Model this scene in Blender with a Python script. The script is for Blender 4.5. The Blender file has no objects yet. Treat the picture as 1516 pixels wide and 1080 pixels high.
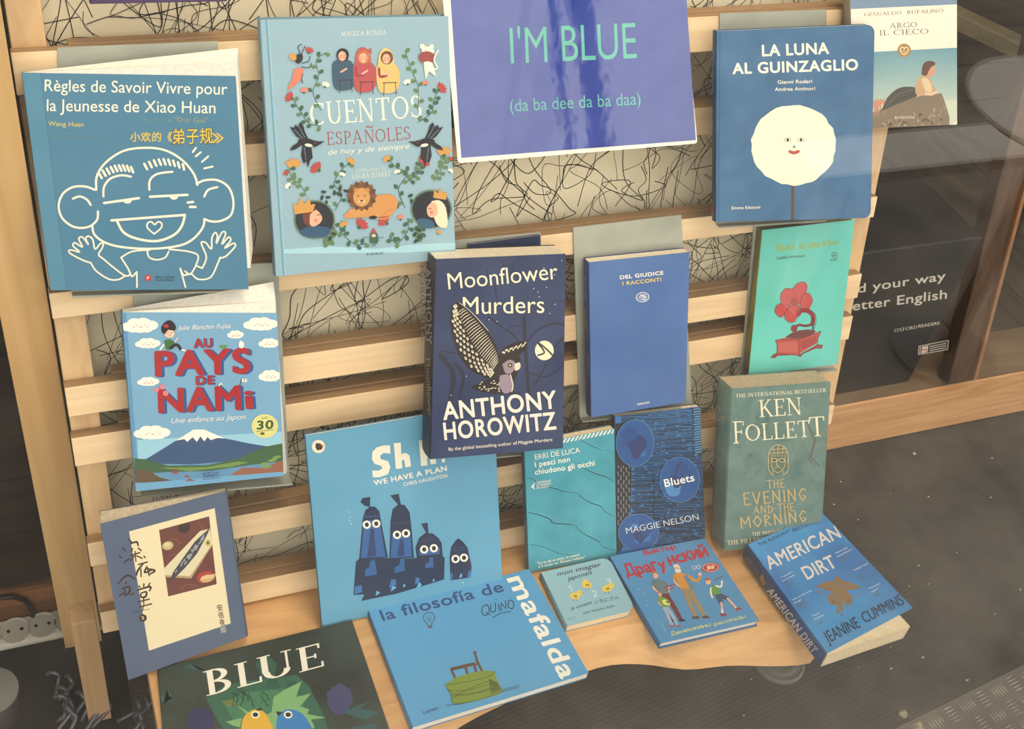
import bpy, math, random
from mathutils import Vector, Matrix
sc = bpy.context.scene
COL = sc.collection
W, H = 1516, 1080
# ---------------------------------------------------------------- camera, world, lights, exposure
FPX = 1792.576
YAW, PITCH, ROLL, LEAN = 0.486385744, 0.743331288, 0.189076978, 0.263499693
EYE = Vector((0, 0, 1.50))
fw = Vector((math.sin(YAW)*math.cos(PITCH), math.cos(YAW)*math.cos(PITCH), -math.sin(PITCH)))
r0 = Vector((math.cos(YAW), -math.sin(YAW), 0)); u0 = r0.cross(fw)
rt = math.cos(ROLL)*r0 + math.sin(ROLL)*u0
up = -math.sin(ROLL)*r0 + math.cos(ROLL)*u0
cam = bpy.data.cameras.new('camera'); cam.sensor_width = 36; cam.lens = FPX/W*36; cam.clip_start = 0.02
camo = bpy.data.objects.new('camera', cam); COL.objects.link(camo)
camo.matrix_world = Matrix(((rt.x, up.x, -fw.x, EYE.x), (rt.y, up.y, -fw.y, EYE.y), (rt.z, up.z, -fw.z, EYE.z), (0, 0, 0, 1)))
sc.camera = camo
sc.view_settings.view_transform = 'Standard'; sc.view_settings.look = 'None'
sc.view_settings.gamma = 1; sc.view_settings.use_curve_mapping = False
sc.view_settings.exposure = 0.76
world = bpy.data.worlds.new('overcast_sky'); sc.world = world; world.use_nodes = True
wn = world.node_tree; bg = wn.nodes['Background']; bg.inputs[1].default_value = 1.75
tcw = wn.nodes.new('ShaderNodeTexCoord'); sxw = wn.nodes.new('ShaderNodeSeparateXYZ'); rmp = wn.nodes.new('ShaderNodeValToRGB')
wn.links.new(tcw.outputs['Generated'], sxw.inputs[0]); wn.links.new(sxw.outputs[2], rmp.inputs[0]); wn.links.new(rmp.outputs[0], bg.inputs[0])
rmp.color_ramp.elements[0].position = 0.0; rmp.color_ramp.elements[0].color = (0.76, 0.705, 0.65, 1)
rmp.color_ramp.elements[1].position = 0.9; rmp.color_ramp.elements[1].color = (1.0, 0.945, 0.895, 1)
def area(name, loc, rot, size, power, col):
    l = bpy.data.lights.new(name, 'AREA'); l.size = size; l.energy = power; l.color = col
    o = bpy.data.objects.new(name, l); COL.objects.link(o); o.location = loc; o.rotation_euler = rot
    return o
area('warm_fill_light', (0.6, 0.75, 2.9), (0.0, 0, 0), 0.7, 20, (1.0, 0.84, 0.64))  # added overhead fill, for warmth and to brighten the books lying flat

# ---------------------------------------------------------------- geometry helpers
X = Vector((1, 0, 0))
N0 = Vector((0, math.cos(LEAN), -math.sin(LEAN)))      # rack plane normal, into the shop
S0 = Vector((0, math.sin(LEAN), math.cos(LEAN)))       # up the rack
DR = 1.2                                               # eye to slat fronts
def ray(x, y): return fw + rt*((x-W/2)/FPX) - up*((y-H/2)/FPX)
def hit(px, n, p0):                                    # where the sight line of a measured point meets a plane
    v = ray(*px); return EYE + v*((p0-EYE).dot(n)/v.dot(n))
def on_z(px, z): return hit(px, Vector((0, 0, 1)), Vector((0, 0, z)))
def on_y(px, y): return hit(px, Vector((0, 1, 0)), Vector((0, y, 0)))
def RP(x, t, o=0.0): return EYE + X*x + S0*t + N0*(DR-o)  # rack coordinates: across, up, out of the rack
def on_rack(px, o=0.0):
    P = hit(px, N0, RP(0, 0, o)) - EYE; return P.x, P.dot(S0)
MATS = {}
def lin(c): return tuple((v/255/12.92) if v/255 <= .04045 else ((v/255+.055)/1.055)**2.4 for v in c)
def mat(c, rough=.5, spec=.35, metal=0, key=None, coat=0):
    k = key or (tuple(c), rough, spec, metal, coat)
    if k in MATS: return MATS[k]
    m = bpy.data.materials.new('paint'); m.use_nodes = True; b = m.node_tree.nodes['Principled BSDF']
    b.inputs['Base Color'].default_value = (*lin(c), 1); b.inputs['Roughness'].default_value = rough
    b.inputs['Specular IOR Level'].default_value = spec; b.inputs['Metallic'].default_value = metal
    b.inputs['Coat Weight'].default_value = coat
    MATS[k] = m; return m
def noisy(name, c1, c2, scale=(1, 1, 1), detail=6, rough=.5, bump=0.0, spec=.35, lo=.3, hi=.7, nscale=10, dist=.0):
    m = bpy.data.materials.new(name); m.use_nodes = True; t = m.node_tree; b = t.nodes['Principled BSDF']
    tc = t.nodes.new('ShaderNodeTexCoord'); mp = t.nodes.new('ShaderNodeMapping'); mp.inputs['Scale'].default_value = scale
    nz = t.nodes.new('ShaderNodeTexNoise'); nz.inputs['Scale'].default_value = nscale; nz.inputs['Detail'].default_value = detail
    nz.inputs['Distortion'].default_value = dist
    rp = t.nodes.new('ShaderNodeValToRGB'); rp.color_ramp.elements[0].position = lo; rp.color_ramp.elements[1].position = hi
    rp.color_ramp.elements[0].color = (*lin(c1), 1); rp.color_ramp.elements[1].color = (*lin(c2), 1)
    t.links.new(tc.outputs['Object'], mp.inputs[0]); t.links.new(mp.outputs[0], nz.inputs[0]); t.links.new(nz.outputs[0], rp.inputs[0])
    t.links.new(rp.outputs[0], b.inputs['Base Color']); b.inputs['Roughness'].default_value = rough; b.inputs['Specular IOR Level'].default_value = spec
    if bump:
        bm_ = t.nodes.new('ShaderNodeBump'); bm_.inputs['Strength'].default_value = bump; bm_.inputs['Distance'].default_value = .002
        t.links.new(nz.outputs[0], bm_.inputs['Height']); t.links.new(bm_.outputs[0], b.inputs['Normal'])
    return m
def wood(name, c1, c2, axis='x', k=1.0, rough=.5):
    s = {'x': (.7, 14, 14), 'z': (14, 14, .7), 'y': (14, .7, 14)}[axis]
    return noisy(name, c1, c2, tuple(v*k for v in s), 5, rough, .12, .3, .32, .72, 3.2, 1.2)
def mesh_obj(name, verts, faces, mats, fm=None, parent=None, smooth=False):
    me = bpy.data.meshes.new(name); me.from_pydata([tuple(v) for v in verts], [], faces)
    if not isinstance(mats, (list, tuple)): mats = [mats]
    for m in mats: me.materials.append(m)
    if fm:
        for p, i in zip(me.polygons, fm): p.material_index = i
    if smooth:
        for p in me.polygons: p.use_smooth = True
    me.update()
    o = bpy.data.objects.new(name, me); COL.objects.link(o)
    if parent: o.parent = parent
    return o
def tag(o, label=None, cat=None, group=None, kind=None):
    if label: o['label'] = label
    if cat: o['category'] = cat
    if group: o['group'] = group
    if kind: o['kind'] = kind
    return o
def empty(name, label, cat, group=None, kind=None):
    o = bpy.data.objects.new(name, None); o.empty_display_size = .05; COL.objects.link(o); return tag(o, label, cat, group, kind)
class MB:
    def __init__(s): s.v = []; s.f = []; s.m = []
    def prism(s, a, b, mi=0):                       # two outlines joined
        n = len(a); i = len(s.v); s.v += list(a)+list(b)
        s.f += [tuple(i+k for k in range(n))[::-1], tuple(i+n+k for k in range(n))] + [(i+k, i+(k+1) % n, i+n+(k+1) % n, i+n+k) for k in range(n)]
        s.m += [mi]*(n+2)
    def box(s, x0, x1, y0, y1, z0, z1, mi=0):
        s.prism([Vector((x, y, z0)) for x, y in ((x0, y0), (x1, y0), (x1, y1), (x0, y1))], [Vector((x, y, z1)) for x, y in ((x0, y0), (x1, y0), (x1, y1), (x0, y1))], mi)
    def rbox(s, x0, x1, t0, t1, o0, o1, mi=0):      # box in rack coordinates
        q = ((x0, t0), (x1, t0), (x1, t1), (x0, t1))
        s.prism([RP(x, t, o0) for x, t in q], [RP(x, t, o1) for x, t in q], mi)
    def tube(s, pts, r, n=8, mi=0, closed=False):
        i = len(s.v); L = len(pts); pts = [Vector(p) for p in pts]
        for k, p in enumerate(pts):
            d = (pts[min(k+1, L-1)]-pts[max(k-1, 0)]).normalized(); a = d.orthogonal().normalized() if k == 0 else (a - d*a.dot(d)).normalized(); b = d.cross(a)
            rr = r[k] if isinstance(r, (list, tuple)) else r
            s.v += [p + (a*math.cos(q*2*math.pi/n)+b*math.sin(q*2*math.pi/n))*rr for q in range(n)]
        for k in range(L-1):
            for q in range(n): s.f.append((i+k*n+q, i+k*n+(q+1) % n, i+(k+1)*n+(q+1) % n, i+(k+1)*n+q)); s.m.append(mi)
        s.f += [tuple(i+q for q in range(n))[::-1], tuple(i+(L-1)*n+q for q in range(n))]; s.m += [mi]*2
    def lathe(s, c, prof, n=32, mi=0):
        i = len(s.v); c = Vector(c)
        for r, z in prof: s.v += [c+Vector((r*math.cos(q*2*math.pi/n), r*math.sin(q*2*math.pi/n), z)) for q in range(n)]
        for k in range(len(prof)-1):
            for q in range(n): s.f.append((i+k*n+q, i+k*n+(q+1) % n, i+(k+1)*n+(q+1) % n, i+(k+1)*n+q)); s.m.append(mi)
        s.f += [tuple(i+q for q in range(n))[::-1], tuple(i+(len(prof)-1)*n+q for q in range(n))]; s.m += [mi]*2
    def build(s, name, mats, parent=None, smooth=False, bevel=0):
        o = mesh_obj(name, s.v, s.f, mats, s.m, parent, smooth)
        if bevel:
            b = o.modifiers.new('bevel', 'BEVEL'); b.width = bevel; b.segments = 2; b.limit_method = 'ANGLE'; b.angle_limit = math.radians(40)
        return o

# ---------------------------------------------------------------- lettering
FC = {}
def glyphs(txt, bold=0.0, space=0.0):
    k = (txt, bold, space)
    if k in FC: return FC[k]
    c = bpy.data.curves.new('lettering', 'FONT'); c.body = txt; c.resolution_u = 4; c.offset = bold; c.space_character = 1+max(bold, space)*2.4; c.fill_mode = 'FRONT'
    o = bpy.data.objects.new('lettering', c); COL.objects.link(o)
    dg = bpy.context.evaluated_depsgraph_get(); e = o.evaluated_get(dg); me = e.to_mesh()
    v = [(p.co.x, p.co.y) for p in me.vertices]; f = [tuple(p.vertices) for p in me.polygons]; e.to_mesh_clear()
    bpy.data.objects.remove(o); bpy.data.curves.remove(c)
    FC[k] = (v, f); return FC[k]
def capof():
    v, f = glyphs('H'); return max(p[1] for p in v)
CAP = capof()
# capitals with serifs, drawn as pen strokes: l line (thick or thin), a arc (stress on the verticals), s serif
K, T_ = .135, .05
def A_(cx, cy, rx, ry, a0, a1): return ('a', cx, cy, rx, ry, a0, a1)
SER = {
'A': (.74, [('l', .08, 0, .36, 1, T_), ('l', .36, 1, .66, 0, K), ('l', .19, .35, .55, .35, T_), ('s', .08, 0, .2), ('s', .66, 0, .26)]),
'B': (.62, [('l', .15, 0, .15, 1, K), ('s', .13, 0, .24), ('s', .13, 1, .24), A_(.24, .755, .25, .235, 90, -90), A_(.24, .265, .3, .255, 90, -90), ('l', .15, .98, .25, .98, T_), ('l', .15, .52, .25, .52, T_), ('l', .15, .02, .25, .02, T_)]),
'C': (.72, [A_(.42, .5, .36, .49, 50, 310), ('l', .66, .72, .66, .97, T_)]),
'D': (.76, [('l', .15, 0, .15, 1, K), ('s', .13, 0, .24), ('s', .13, 1, .24), A_(.28, .5, .4, .48, 90, -90), ('l', .15, .98, .3, .98, T_), ('l', .15, .02, .3, .02, T_)]),
'E': (.6, [('l', .15, 0, .15, 1, K), ('s', .13, 0, .24), ('s', .13, 1, .24), ('l', .15, .97, .52, .97, T_), ('l', .15, .51, .42, .51, T_), ('l', .15, .03, .56, .03, T_), ('l', .52, .99, .52, .8, T_), ('l', .56, .01, .56, .22, T_), ('l', .42, .6, .42, .42, T_)]),
'F': (.56, [('l', .15, 0, .15, 1, K), ('s', .14, 0, .28), ('s', .13, 1, .24), ('l', .15, .97, .52, .97, T_), ('l', .15, .51, .42, .51, T_), ('l', .52, .99, .52, .8, T_), ('l', .42, .6, .42, .42, T_)]),
'G': (.76, [A_(.42, .5, .36, .49, 50, 320), ('l', .66, .72, .66, .97, T_), ('l', .68, .42, .68, .1, K), ('s', .64, .42, .26)]),
'H': (.8, [('l', .15, 0, .15, 1, K), ('l', .63, 0, .63, 1, K), ('l', .15, .51, .63, .51, T_)]+[('s', x, y, .26) for x in (.15, .63) for y in (0, 1)]),
'I': (.3, [('l', .15, 0, .15, 1, K), ('s', .15, 0, .26), ('s', .15, 1, .26)]),
'K': (.72, [('l', .15, 0, .15, 1, K), ('s', .15, 0, .26), ('s', .15, 1, .26), ('l', .18, .42, .56, 1, T_), ('l', .3, .6, .64, 0, K), ('s', .56, 1, .22), ('s', .64, 0, .22)]),
'L': (.58, [('l', .15, 0, .15, 1, K), ('s', .13, 0, .24), ('s', .15, 1, .28), ('l', .15, .03, .54, .03, T_), ('l', .54, .01, .54, .24, T_)]),
'M': (.94, [('l', .12, 0, .16, 1, T_), ('l', .16, 1, .46, .05, K), ('l', .46, .05, .76, 1, T_), ('l', .8, 0, .76, 1, K), ('s', .12, 0, .22), ('s', .8, 0, .26), ('s', .12, 1, .2), ('s', .8, 1, .22)]),
'N': (.8, [('l', .13, 0, .13, 1, T_), ('l', .13, 1, .65, 0, K), ('l', .65, 0, .65, 1, T_), ('s', .13, 0, .22), ('s', .1, 1, .22), ('s', .65, 1, .22)]),
'O': (.84, [A_(.42, .5, .36, .49, 0, 360)]),
'P': (.6, [('l', .15, 0, .15, 1, K), ('s', .15, 0, .28), ('s', .13, 1, .24), A_(.24, .72, .28, .26, 90, -90), ('l', .15, .98, .25, .98, T_), ('l', .15, .46, .25, .46, T_)]),
'R': (.7, [('l', .15, 0, .15, 1, K), ('s', .15, 0, .28), ('s', .13, 1, .24), A_(.24, .74, .26, .24, 90, -90), ('l', .15, .98, .25, .98, T_), ('l', .15, .5, .25, .5, T_), ('l', .3, .5, .62, 0, K), ('s', .64, 0, .18)]),
'S': (.54, [A_(.27, .745, .19, .235, 40, 270), A_(.27, .265, .21, .245, 90, -140), ('l', .43, .78, .43, .96, T_), ('l', .07, .05, .07, .25, T_)]),
'T': (.68, [('l', .34, 0, .34, 1, K), ('s', .34, 0, .28), ('l', .05, .97, .63, .97, T_), ('l', .05, .99, .05, .78, T_), ('l', .63, .99, .63, .78, T_)]),
'U': (.78, [('l', .15, .3, .15, 1, K), ('l', .63, .3, .63, 1, T_), A_(.39, .3, .24, .29, 180, 360), ('s', .15, 1, .28), ('s', .63, 1, .22)]),
'V': (.74, [('l', .1, 1, .38, 0, K), ('l', .38, 0, .64, 1, T_), ('s', .1, 1, .26), ('s', .64, 1, .22)]),
'Y': (.72, [('l', .08, 1, .36, .48, K), ('l', .36, .48, .62, 1, T_), ('l', .36, 0, .36, .5, K), ('s', .08, 1, .24), ('s', .62, 1, .2), ('s', .36, 0, .26)]),
' ': (.3, []), '.': (.2, [('l', .1, 0, .1, .12, .1)]), 'Z': (.62, [('l', .06, .97, .56, .97, T_), ('l', .55, .97, .08, .03, K), ('l', .06, .03, .58, .03, T_), ('l', .07, .99, .07, .8, T_), ('l', .57, .01, .57, .2, T_)]), 'X': (.72, [('l', .1, 1, .62, 0, K), ('l', .62, 1, .1, 0, T_), ('s', .1, 1, .2), ('s', .62, 0, .2), ('s', .62, 1, .2), ('s', .1, 0, .2)]),
}
# angular carved capitals, stroke skeletons of one weight
RUN = {'T': (.6, [[(.3, 0), (.3, 1)], [(.02, .96), (.58, .96)]]), 'H': (.6, [[(.08, 0), (.08, 1)], [(.5, 0), (.5, 1)], [(.08, .45), (.5, .6)]]),
'E': (.5, [[(.45, 1), (.08, .95), (.1, 0), (.48, .04)], [(.1, .55), (.38, .5)]]), 'V': (.6, [[(.04, 1), (.3, 0), (.54, 1)]]),
'N': (.62, [[(.08, 0), (.08, 1), (.5, .05), (.5, 1)]]), 'I': (.2, [[(.1, 0), (.1, 1)]]), 'G': (.56, [[(.5, .85), (.28, 1), (.06, .55), (.25, 0), (.48, .25), (.3, .42)]]),
'A': (.6, [[(.04, 0), (.3, 1), (.52, 0)], [(.14, .35), (.44, .4)]]), 'D': (.56, [[(.08, 0), (.08, 1), (.5, .6), (.4, .15), (.08, 0)]]),
'M': (.76, [[(.06, 0), (.08, 1), (.34, .4), (.62, 1), (.66, 0)]]), 'O': (.66, [[(.32, 0), (.04, .5), (.32, 1), (.6, .5), (.32, 0)]]),
'R': (.56, [[(.08, 0), (.08, 1), (.46, .75), (.1, .5), (.48, 0)]]), ' ': (.3, [])}
def serif(txt, wt=1.0, track=.06):
    V = []; F = []; x0 = 0
    def ribbon(pts, ws):
        i = len(V); n = len(pts)
        for k in range(n):
            a = pts[max(k-1, 0)]; b = pts[min(k+1, n-1)]; dx, dy = b[0]-a[0], b[1]-a[1]; l = math.hypot(dx, dy) or 1
            nx, ny = -dy/l*ws[k]/2, dx/l*ws[k]/2
            V.append((x0+pts[k][0]+nx, pts[k][1]+ny)); V.append((x0+pts[k][0]-nx, pts[k][1]-ny))
        for k in range(n-1): F.append((i+2*k, i+2*k+1, i+2*k+3, i+2*k+2))
    for ch in txt:
        adv, st = SER.get(ch, SER['O'])
        for s in st:
            if s[0] == 'l':
                w = s[5]*(wt if s[5] > .1 else 1)
                if abs(s[1]-s[3]) > .15 and s[2] != s[4] and w > .1: w *= .95
                ribbon([(s[1], s[2]), (s[3], s[4])], [w, w])
            elif s[0] == 's':
                y = s[2]+(.02 if s[2] < .5 else -.02); ribbon([(s[1]-s[3]/2, y), (s[1]+s[3]/2, y)], [.04, .04])
            else:
                _, cx, cy, rx, ry, a0, a1 = s; n = 18; P = []; Wd = []
                for k in range(n+1):
                    a = math.radians(a0+(a1-a0)*k/n); P.append((cx+(rx-.02)*math.cos(a), cy+(ry-.02)*math.sin(a)))
                    Wd.append(T_+(K*1.05*wt-T_)*abs(math.cos(a))**1.4)
                ribbon(P, Wd)
        x0 += adv+track
    return V, F
def runes(txt, w=.11):
    V = []; F = []; x0 = 0
    for ch in txt:
        adv, st = RUN[ch]
        for pl in st:
            for a, b in zip(pl, pl[1:]):
                dx, dy = b[0]-a[0], b[1]-a[1]; l = math.hypot(dx, dy); nx, ny = -dy/l*w/2, dx/l*w/2; ex, ey = dx/l*w*.25, dy/l*w*.25; i = len(V)
                V += [(x0+a[0]+nx-ex, a[1]+ny-ey), (x0+a[0]-nx-ex, a[1]-ny-ey), (x0+b[0]-nx+ex, b[1]-ny+ey), (x0+b[0]+nx+ex, b[1]+ny+ey)]; F.append((i, i+1, i+2, i+3))
        x0 += adv+.1
    return V, F
def catmull(p, m=6):
    if len(p) < 3: return p
    q = [p[0]]+list(p)+[p[-1]]; out = []
    for i in range(1, len(q)-2):
        a, b, c, d = q[i-1], q[i], q[i+1], q[i+2]
        for k in range(m):
            t = k/m; out.append(tuple(.5*((2*b[j])+(-a[j]+c[j])*t+(2*a[j]-5*b[j]+4*c[j]-d[j])*t*t+(-a[j]+3*b[j]-3*c[j]+d[j])*t**3) for j in (0, 1)))
    out.append(p[-1]); return out

class Art:
    """flat print on one face of a thing; coordinates are those of a detail view (x0, y0, scale) measured from the photograph"""
    def __init__(s, n, p0, view, rough=.45, lift=1.0e-4, sheen=.3):
        s.n = n; s.p0 = p0; s.vw = view; s.v = []; s.f = []; s.m = []; s.mats = []; s.idx = {}; s.k = 0; s.rough = rough; s.lift = lift; s.sheen = sheen
        s.out = (-n).normalized() if (p0-EYE).dot(n) > 0 else n.normalized()
    def P(s, x, y): return hit((s.vw[0]+x/s.vw[2], s.vw[1]+y/s.vw[2]), s.n, s.p0) + s.out*(s.lift+1.5e-6*s.k)
    def mi(s, c):
        if c not in s.idx: s.idx[c] = len(s.mats); s.mats.append(mat(c, s.rough, s.sheen) if not isinstance(c, str) else MATS[c])
        return s.idx[c]
    def raw(s, c, V, F):
        par = list(range(len(V)))
        def root(q):
            while par[q] != q: par[q] = par[par[q]]; q = par[q]
            return q
        for f in F:
            for q in f[1:]: par[root(f[0])] = root(q)
        order = {}; k0 = s.k; i = len(s.v)
        for q, (x, y) in enumerate(V):
            r_ = root(q); order.setdefault(r_, len(order)); s.k = k0+order[r_]*.5; s.v.append(s.P(x, y))     # overlapping pieces never share a depth
        s.f += [tuple(i+q for q in f) for f in F]; s.m += [s.mi(c)]*len(F); s.k = k0+max(1, (len(order)-1)*.5+1)
    def p(s, c, *pts, sm=0):
        pts = list(pts[0]) if isinstance(pts[0][0], (tuple, list)) else list(pts)
        if sm:
            pts = catmull(pts+[pts[0]], sm)[:-1]
        s.raw(c, pts, [tuple(range(len(pts)))])
    def e(s, c, cx, cy, rx, ry=None, rot=0, n=20):
        ry = ry or rx; a = math.radians(rot)
        s.p(c, [(cx+rx*math.cos(t)*math.cos(a)-ry*math.sin(t)*math.sin(a), cy+rx*math.cos(t)*math.sin(a)+ry*math.sin(t)*math.cos(a)) for t in [2*math.pi*k/n for k in range(n)]])
    def s(s_, c, w, *pts, sm=5, taper=0):
        pts = list(pts[0]) if isinstance(pts[0][0], (tuple, list)) else list(pts)
        if sm and len(pts) > 2: pts = catmull(pts, sm)
        V = []; F = []; n = len(pts)
        for k in range(n):
            a = pts[max(k-1, 0)]; b = pts[min(k+1, n-1)]; dx, dy = b[0]-a[0], b[1]-a[1]; l = math.hypot(dx, dy) or 1
            ww = w*(1-taper*abs(2*k/(n-1)-1)); nx, ny = -dy/l*ww/2, dx/l*ww/2
            V += [(pts[k][0]+nx, pts[k][1]+ny), (pts[k][0]-nx, pts[k][1]-ny)]
        for k in range(n-1): F.append((2*k, 2*k+1, 2*k+3, 2*k+2))
        if not taper:
            for (x, y) in (pts[0], pts[-1]):
                i = len(V); V += [(x+w/2*math.cos(q*math.pi/3), y+w/2*math.sin(q*math.pi/3)) for q in range(6)]; F.append(tuple(range(i, i+6)))
        s_.raw(c, V, F)
    def ring(s, c, w, cx, cy, rx, ry=None, a0=0, a1=360, n=24):
        ry = ry or rx; s.s(c, w, [(cx+rx*math.cos(math.radians(a0+(a1-a0)*k/n)), cy+ry*math.sin(math.radians(a0+(a1-a0)*k/n))) for k in range(n+1)], sm=0)
    def t(s, c, txt, x0, y0, x1, y1, cap, bold=0.0, shear=0.0, upv=None, font=None, wt=1.0, squash=False):
        if font == 'serif': V, F = serif(txt, wt); cp = 1.0
        elif font == 'rune': V, F = runes(txt, .11*wt); cp = 1.0
        elif bold >= .008: V, F = glyphs(txt, 0.0, bold); cp = CAP
        else: V, F = glyphs(txt, bold); cp = CAP
        if not V: return
        a = min(v[0] for v in V); b = max(v[0] for v in V)
        dx, dy = x1-x0, y1-y0; l = math.hypot(dx, dy)
        ux, uy = upv if upv else (dy/l, -dx/l)
        ul = math.hypot(ux, uy); ux, uy = ux/ul, uy/ul
        out = []
        for x, y in V:
            k = (x-a)/(b-a); h = y/cp*cap; out.append((x0+dx*k+ux*h+dx/l*shear*h, y0+dy*k+uy*h+dy/l*shear*h))
        if font is None and bold >= .008:                   # heavy weight: the outline swept round a small circle
            e = .8*bold*cap/CAP; n_ = 8 if cap > 30 else 4
            sx = l/(b-a)/(cap/CAP); sx = min(max(sx, .5), 1.3)
            for q in range(n_):
                h = 2*math.pi*(q+.5)/n_; cx, cy = e*sx*math.cos(h), e*math.sin(h); s.raw(c, [(x+dx/l*cx+ux*cy, y+dy/l*cx+uy*cy) for x, y in out], F)
        s.raw(c, out, F)
    def build(s, name, parent):
        return mesh_obj(name, s.v, s.f, s.mats, s.m, parent)
# ---------------------------------------------------------------- materials
PINE = wood('pine_x', (221, 186, 144), (238, 209, 168), 'x'); PINE_SHADE = wood('pine_shaded', (150, 118, 84), (172, 138, 102), 'x')  # second pine is darker: shade of slat tops and backing put into the colour
PINE_Z = wood('pine_z', (204, 166, 120), (224, 188, 142), 'z'); PLANKM = wood('plank_z', (200, 158, 104), (222, 183, 128), 'z', .7)
BENCHM = noisy('bench_wood', (196, 146, 92), (226, 180, 126), (1.2, 7, 7), 6, .5, .15, .3, .3, .75, 3.0, 2.2)
OAK = noisy('oak_beam', (186, 132, 84), (222, 172, 122), (1.0, 16, 16), 6, .55, .2, .3, .3, .75, 3.0, 2.0)
OAKTOP = noisy('oak_top', (104, 84, 62), (132, 108, 82), (1.5, 8, 8), 6, .6, .2, .3, .3, .75, 3.0, 1.0)
MAT_ = noisy('rubber_mat', (52, 48, 44), (74, 69, 63), (3, 3, 3), 8, .75, .25, .3, .3, .7, 6, .2)
GREY = noisy('grey_card', (148, 150, 138), (172, 173, 160), (1, 1, 1), 5, .6, .03, .3, .3, .7, 14)
DARKW = noisy('dark_boards', (26, 21, 18), (50, 39, 31), (1, 8, 8), 6, .7, .3, .2, .3, .7, 4, 1)
METAL = noisy('tread_metal', (170, 165, 156), (214, 208, 198), (1, 1, 1), 4, .3, .05, .5, .3, .7, 20)
METAL.node_tree.nodes['Principled BSDF'].inputs['Metallic'].default_value = .25
# ribs pressed into the mat: fine relief
t = MAT_.node_tree; b = t.nodes['Principled BSDF']; tc = t.nodes['Texture Coordinate']
wv = t.nodes.new('ShaderNodeTexWave'); wv.bands_direction = 'DIAGONAL'; wv.inputs['Scale'].default_value = 62; wv.inputs['Distortion'].default_value = 3.0; wv.inputs['Detail Scale'].default_value = 3
mp2 = t.nodes.new('ShaderNodeMapping'); mp2.inputs['Rotation'].default_value = (0, 0, -.95); t.links.new(tc.outputs['Object'], mp2.inputs[0]); t.links.new(mp2.outputs[0], wv.inputs[0])
bm2 = t.nodes.new('ShaderNodeBump'); bm2.inputs['Strength'].default_value = .35; bm2.inputs['Distance'].default_value = .0012
old = b.inputs['Normal'].links[0].from_socket; t.links.new(old, bm2.inputs['Normal']); t.links.new(wv.outputs['Fac'], bm2.inputs['Height']); t.links.new(bm2.outputs[0], b.inputs['Normal'])

# ---------------------------------------------------------------- room shell
def struct(name, mb, m, **k): o = mb.build(name, m, **k); o['kind'] = 'structure'; return o
PAPERW = mat((120, 108, 92), .8)
DARK = mat((34, 29, 26), .8); BLACKF = mat((14, 12, 11), .85)
P0 = on_z((1325, 1080), 0); P1 = on_z((1516, 985), 0)
SL = (P1-P0).normalized(); SN = Vector((-SL.y, SL.x, 0)); G0 = P0-SN*.18
def gl(x): return G0.y+(x-G0.x)*SL.y/SL.x
def gbox(m, x0, x1, z0, z1, y1=1.95): m.prism([Vector(v) for v in ((x0, gl(x0), z0), (x1, gl(x1), z0), (x1, y1, z0), (x0, y1, z0))], [Vector(v) for v in ((x0, gl(x0), z1), (x1, gl(x1), z1), (x1, y1, z1), (x0, y1, z1))])
m = MB(); gbox(m, -1.2, 3.2, -.40, -.004); struct('floor', m, BLACKF)
m = MB(); m.box(-1.2, 3.2, 1.9, 1.95, -.05, 3.0); wb = struct('wall_back', m, DARK)
m = MB(); gbox(m, -1.25, -1.2, -.40, 3.0); struct('wall_left', m, DARK)
m = MB(); gbox(m, 3.2, 3.25, -.40, 3.0); struct('wall_right', m, DARK)
m = MB(); gbox(m, -1.25, 3.25, 3.0, 3.05); struct('ceiling', m, PAPERW)
m = MB(); m.prism([Vector(v) for v in ((-6, -8, -.4), (8, -8, -.4), (8, gl(8)-.002, -.4), (-6, gl(-6)-.002, -.4))], [Vector(v) for v in ((-6, -8, -.35), (8, -8, -.35), (8, gl(8)-.002, -.35), (-6, gl(-6)-.002, -.35))])
PAVE = noisy('pavement', (78, 74, 68), (122, 116, 106), (1, 1, 1), 8, .8, .4, .3, .3, .7, 5)
struct('floor_pavement', m, PAVE)
random.seed(5)
m0 = None
for k in range(11):
    z0 = -.004+k*.095; m = MB(); m.box(-1.19, 3.19, 1.872+random.uniform(-.006, .006), 1.9, z0+.002, z0+.092)
    o = m.build('board', DARKW, wb, bevel=.003)

# mat, ribbed, with its metal tread sill
SL = Vector((math.cos(.1363), math.sin(.1363), 0)); SN = Vector((-SL.y, SL.x, 0))     # along the window line; into the shop
P0 = on_z((1325, 1080), 0); P1 = on_z((1516, 985), 0)
SL = (P1-P0).normalized(); SN = Vector((-SL.y, SL.x, 0))
m = MB(); a0, a1 = P0-SL*.95, P0+SL*1.6
back = 1.11
q = [a0, a1, Vector((a1.x, back, 0)), Vector((.02, back, 0)), Vector((.02, a0.y+.1, 0))]
m.prism([v-Vector((0, 0, .004)) for v in q], q)
tag(m.build('rubber_mat', MAT_), 'dark grey ribbed rubber mat covering the display floor', 'mat')
sill = empty('metal_sill', 'silver tread plate strip in the bottom right corner', 'metal plate')
sl = -SN*.16
m = MB(); m.prism([v-Vector((0, 0, .004)) for v in (a0+sl, a1+sl, a1, a0)], [a0+sl+Vector((0, 0, .001)), a1+sl+Vector((0, 0, .001)), a1+Vector((0, 0, .001)), a0+Vector((0, 0, .001))]); m.build('plate', mat((118, 112, 104), .5, .5), sill)
m = MB()
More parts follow.
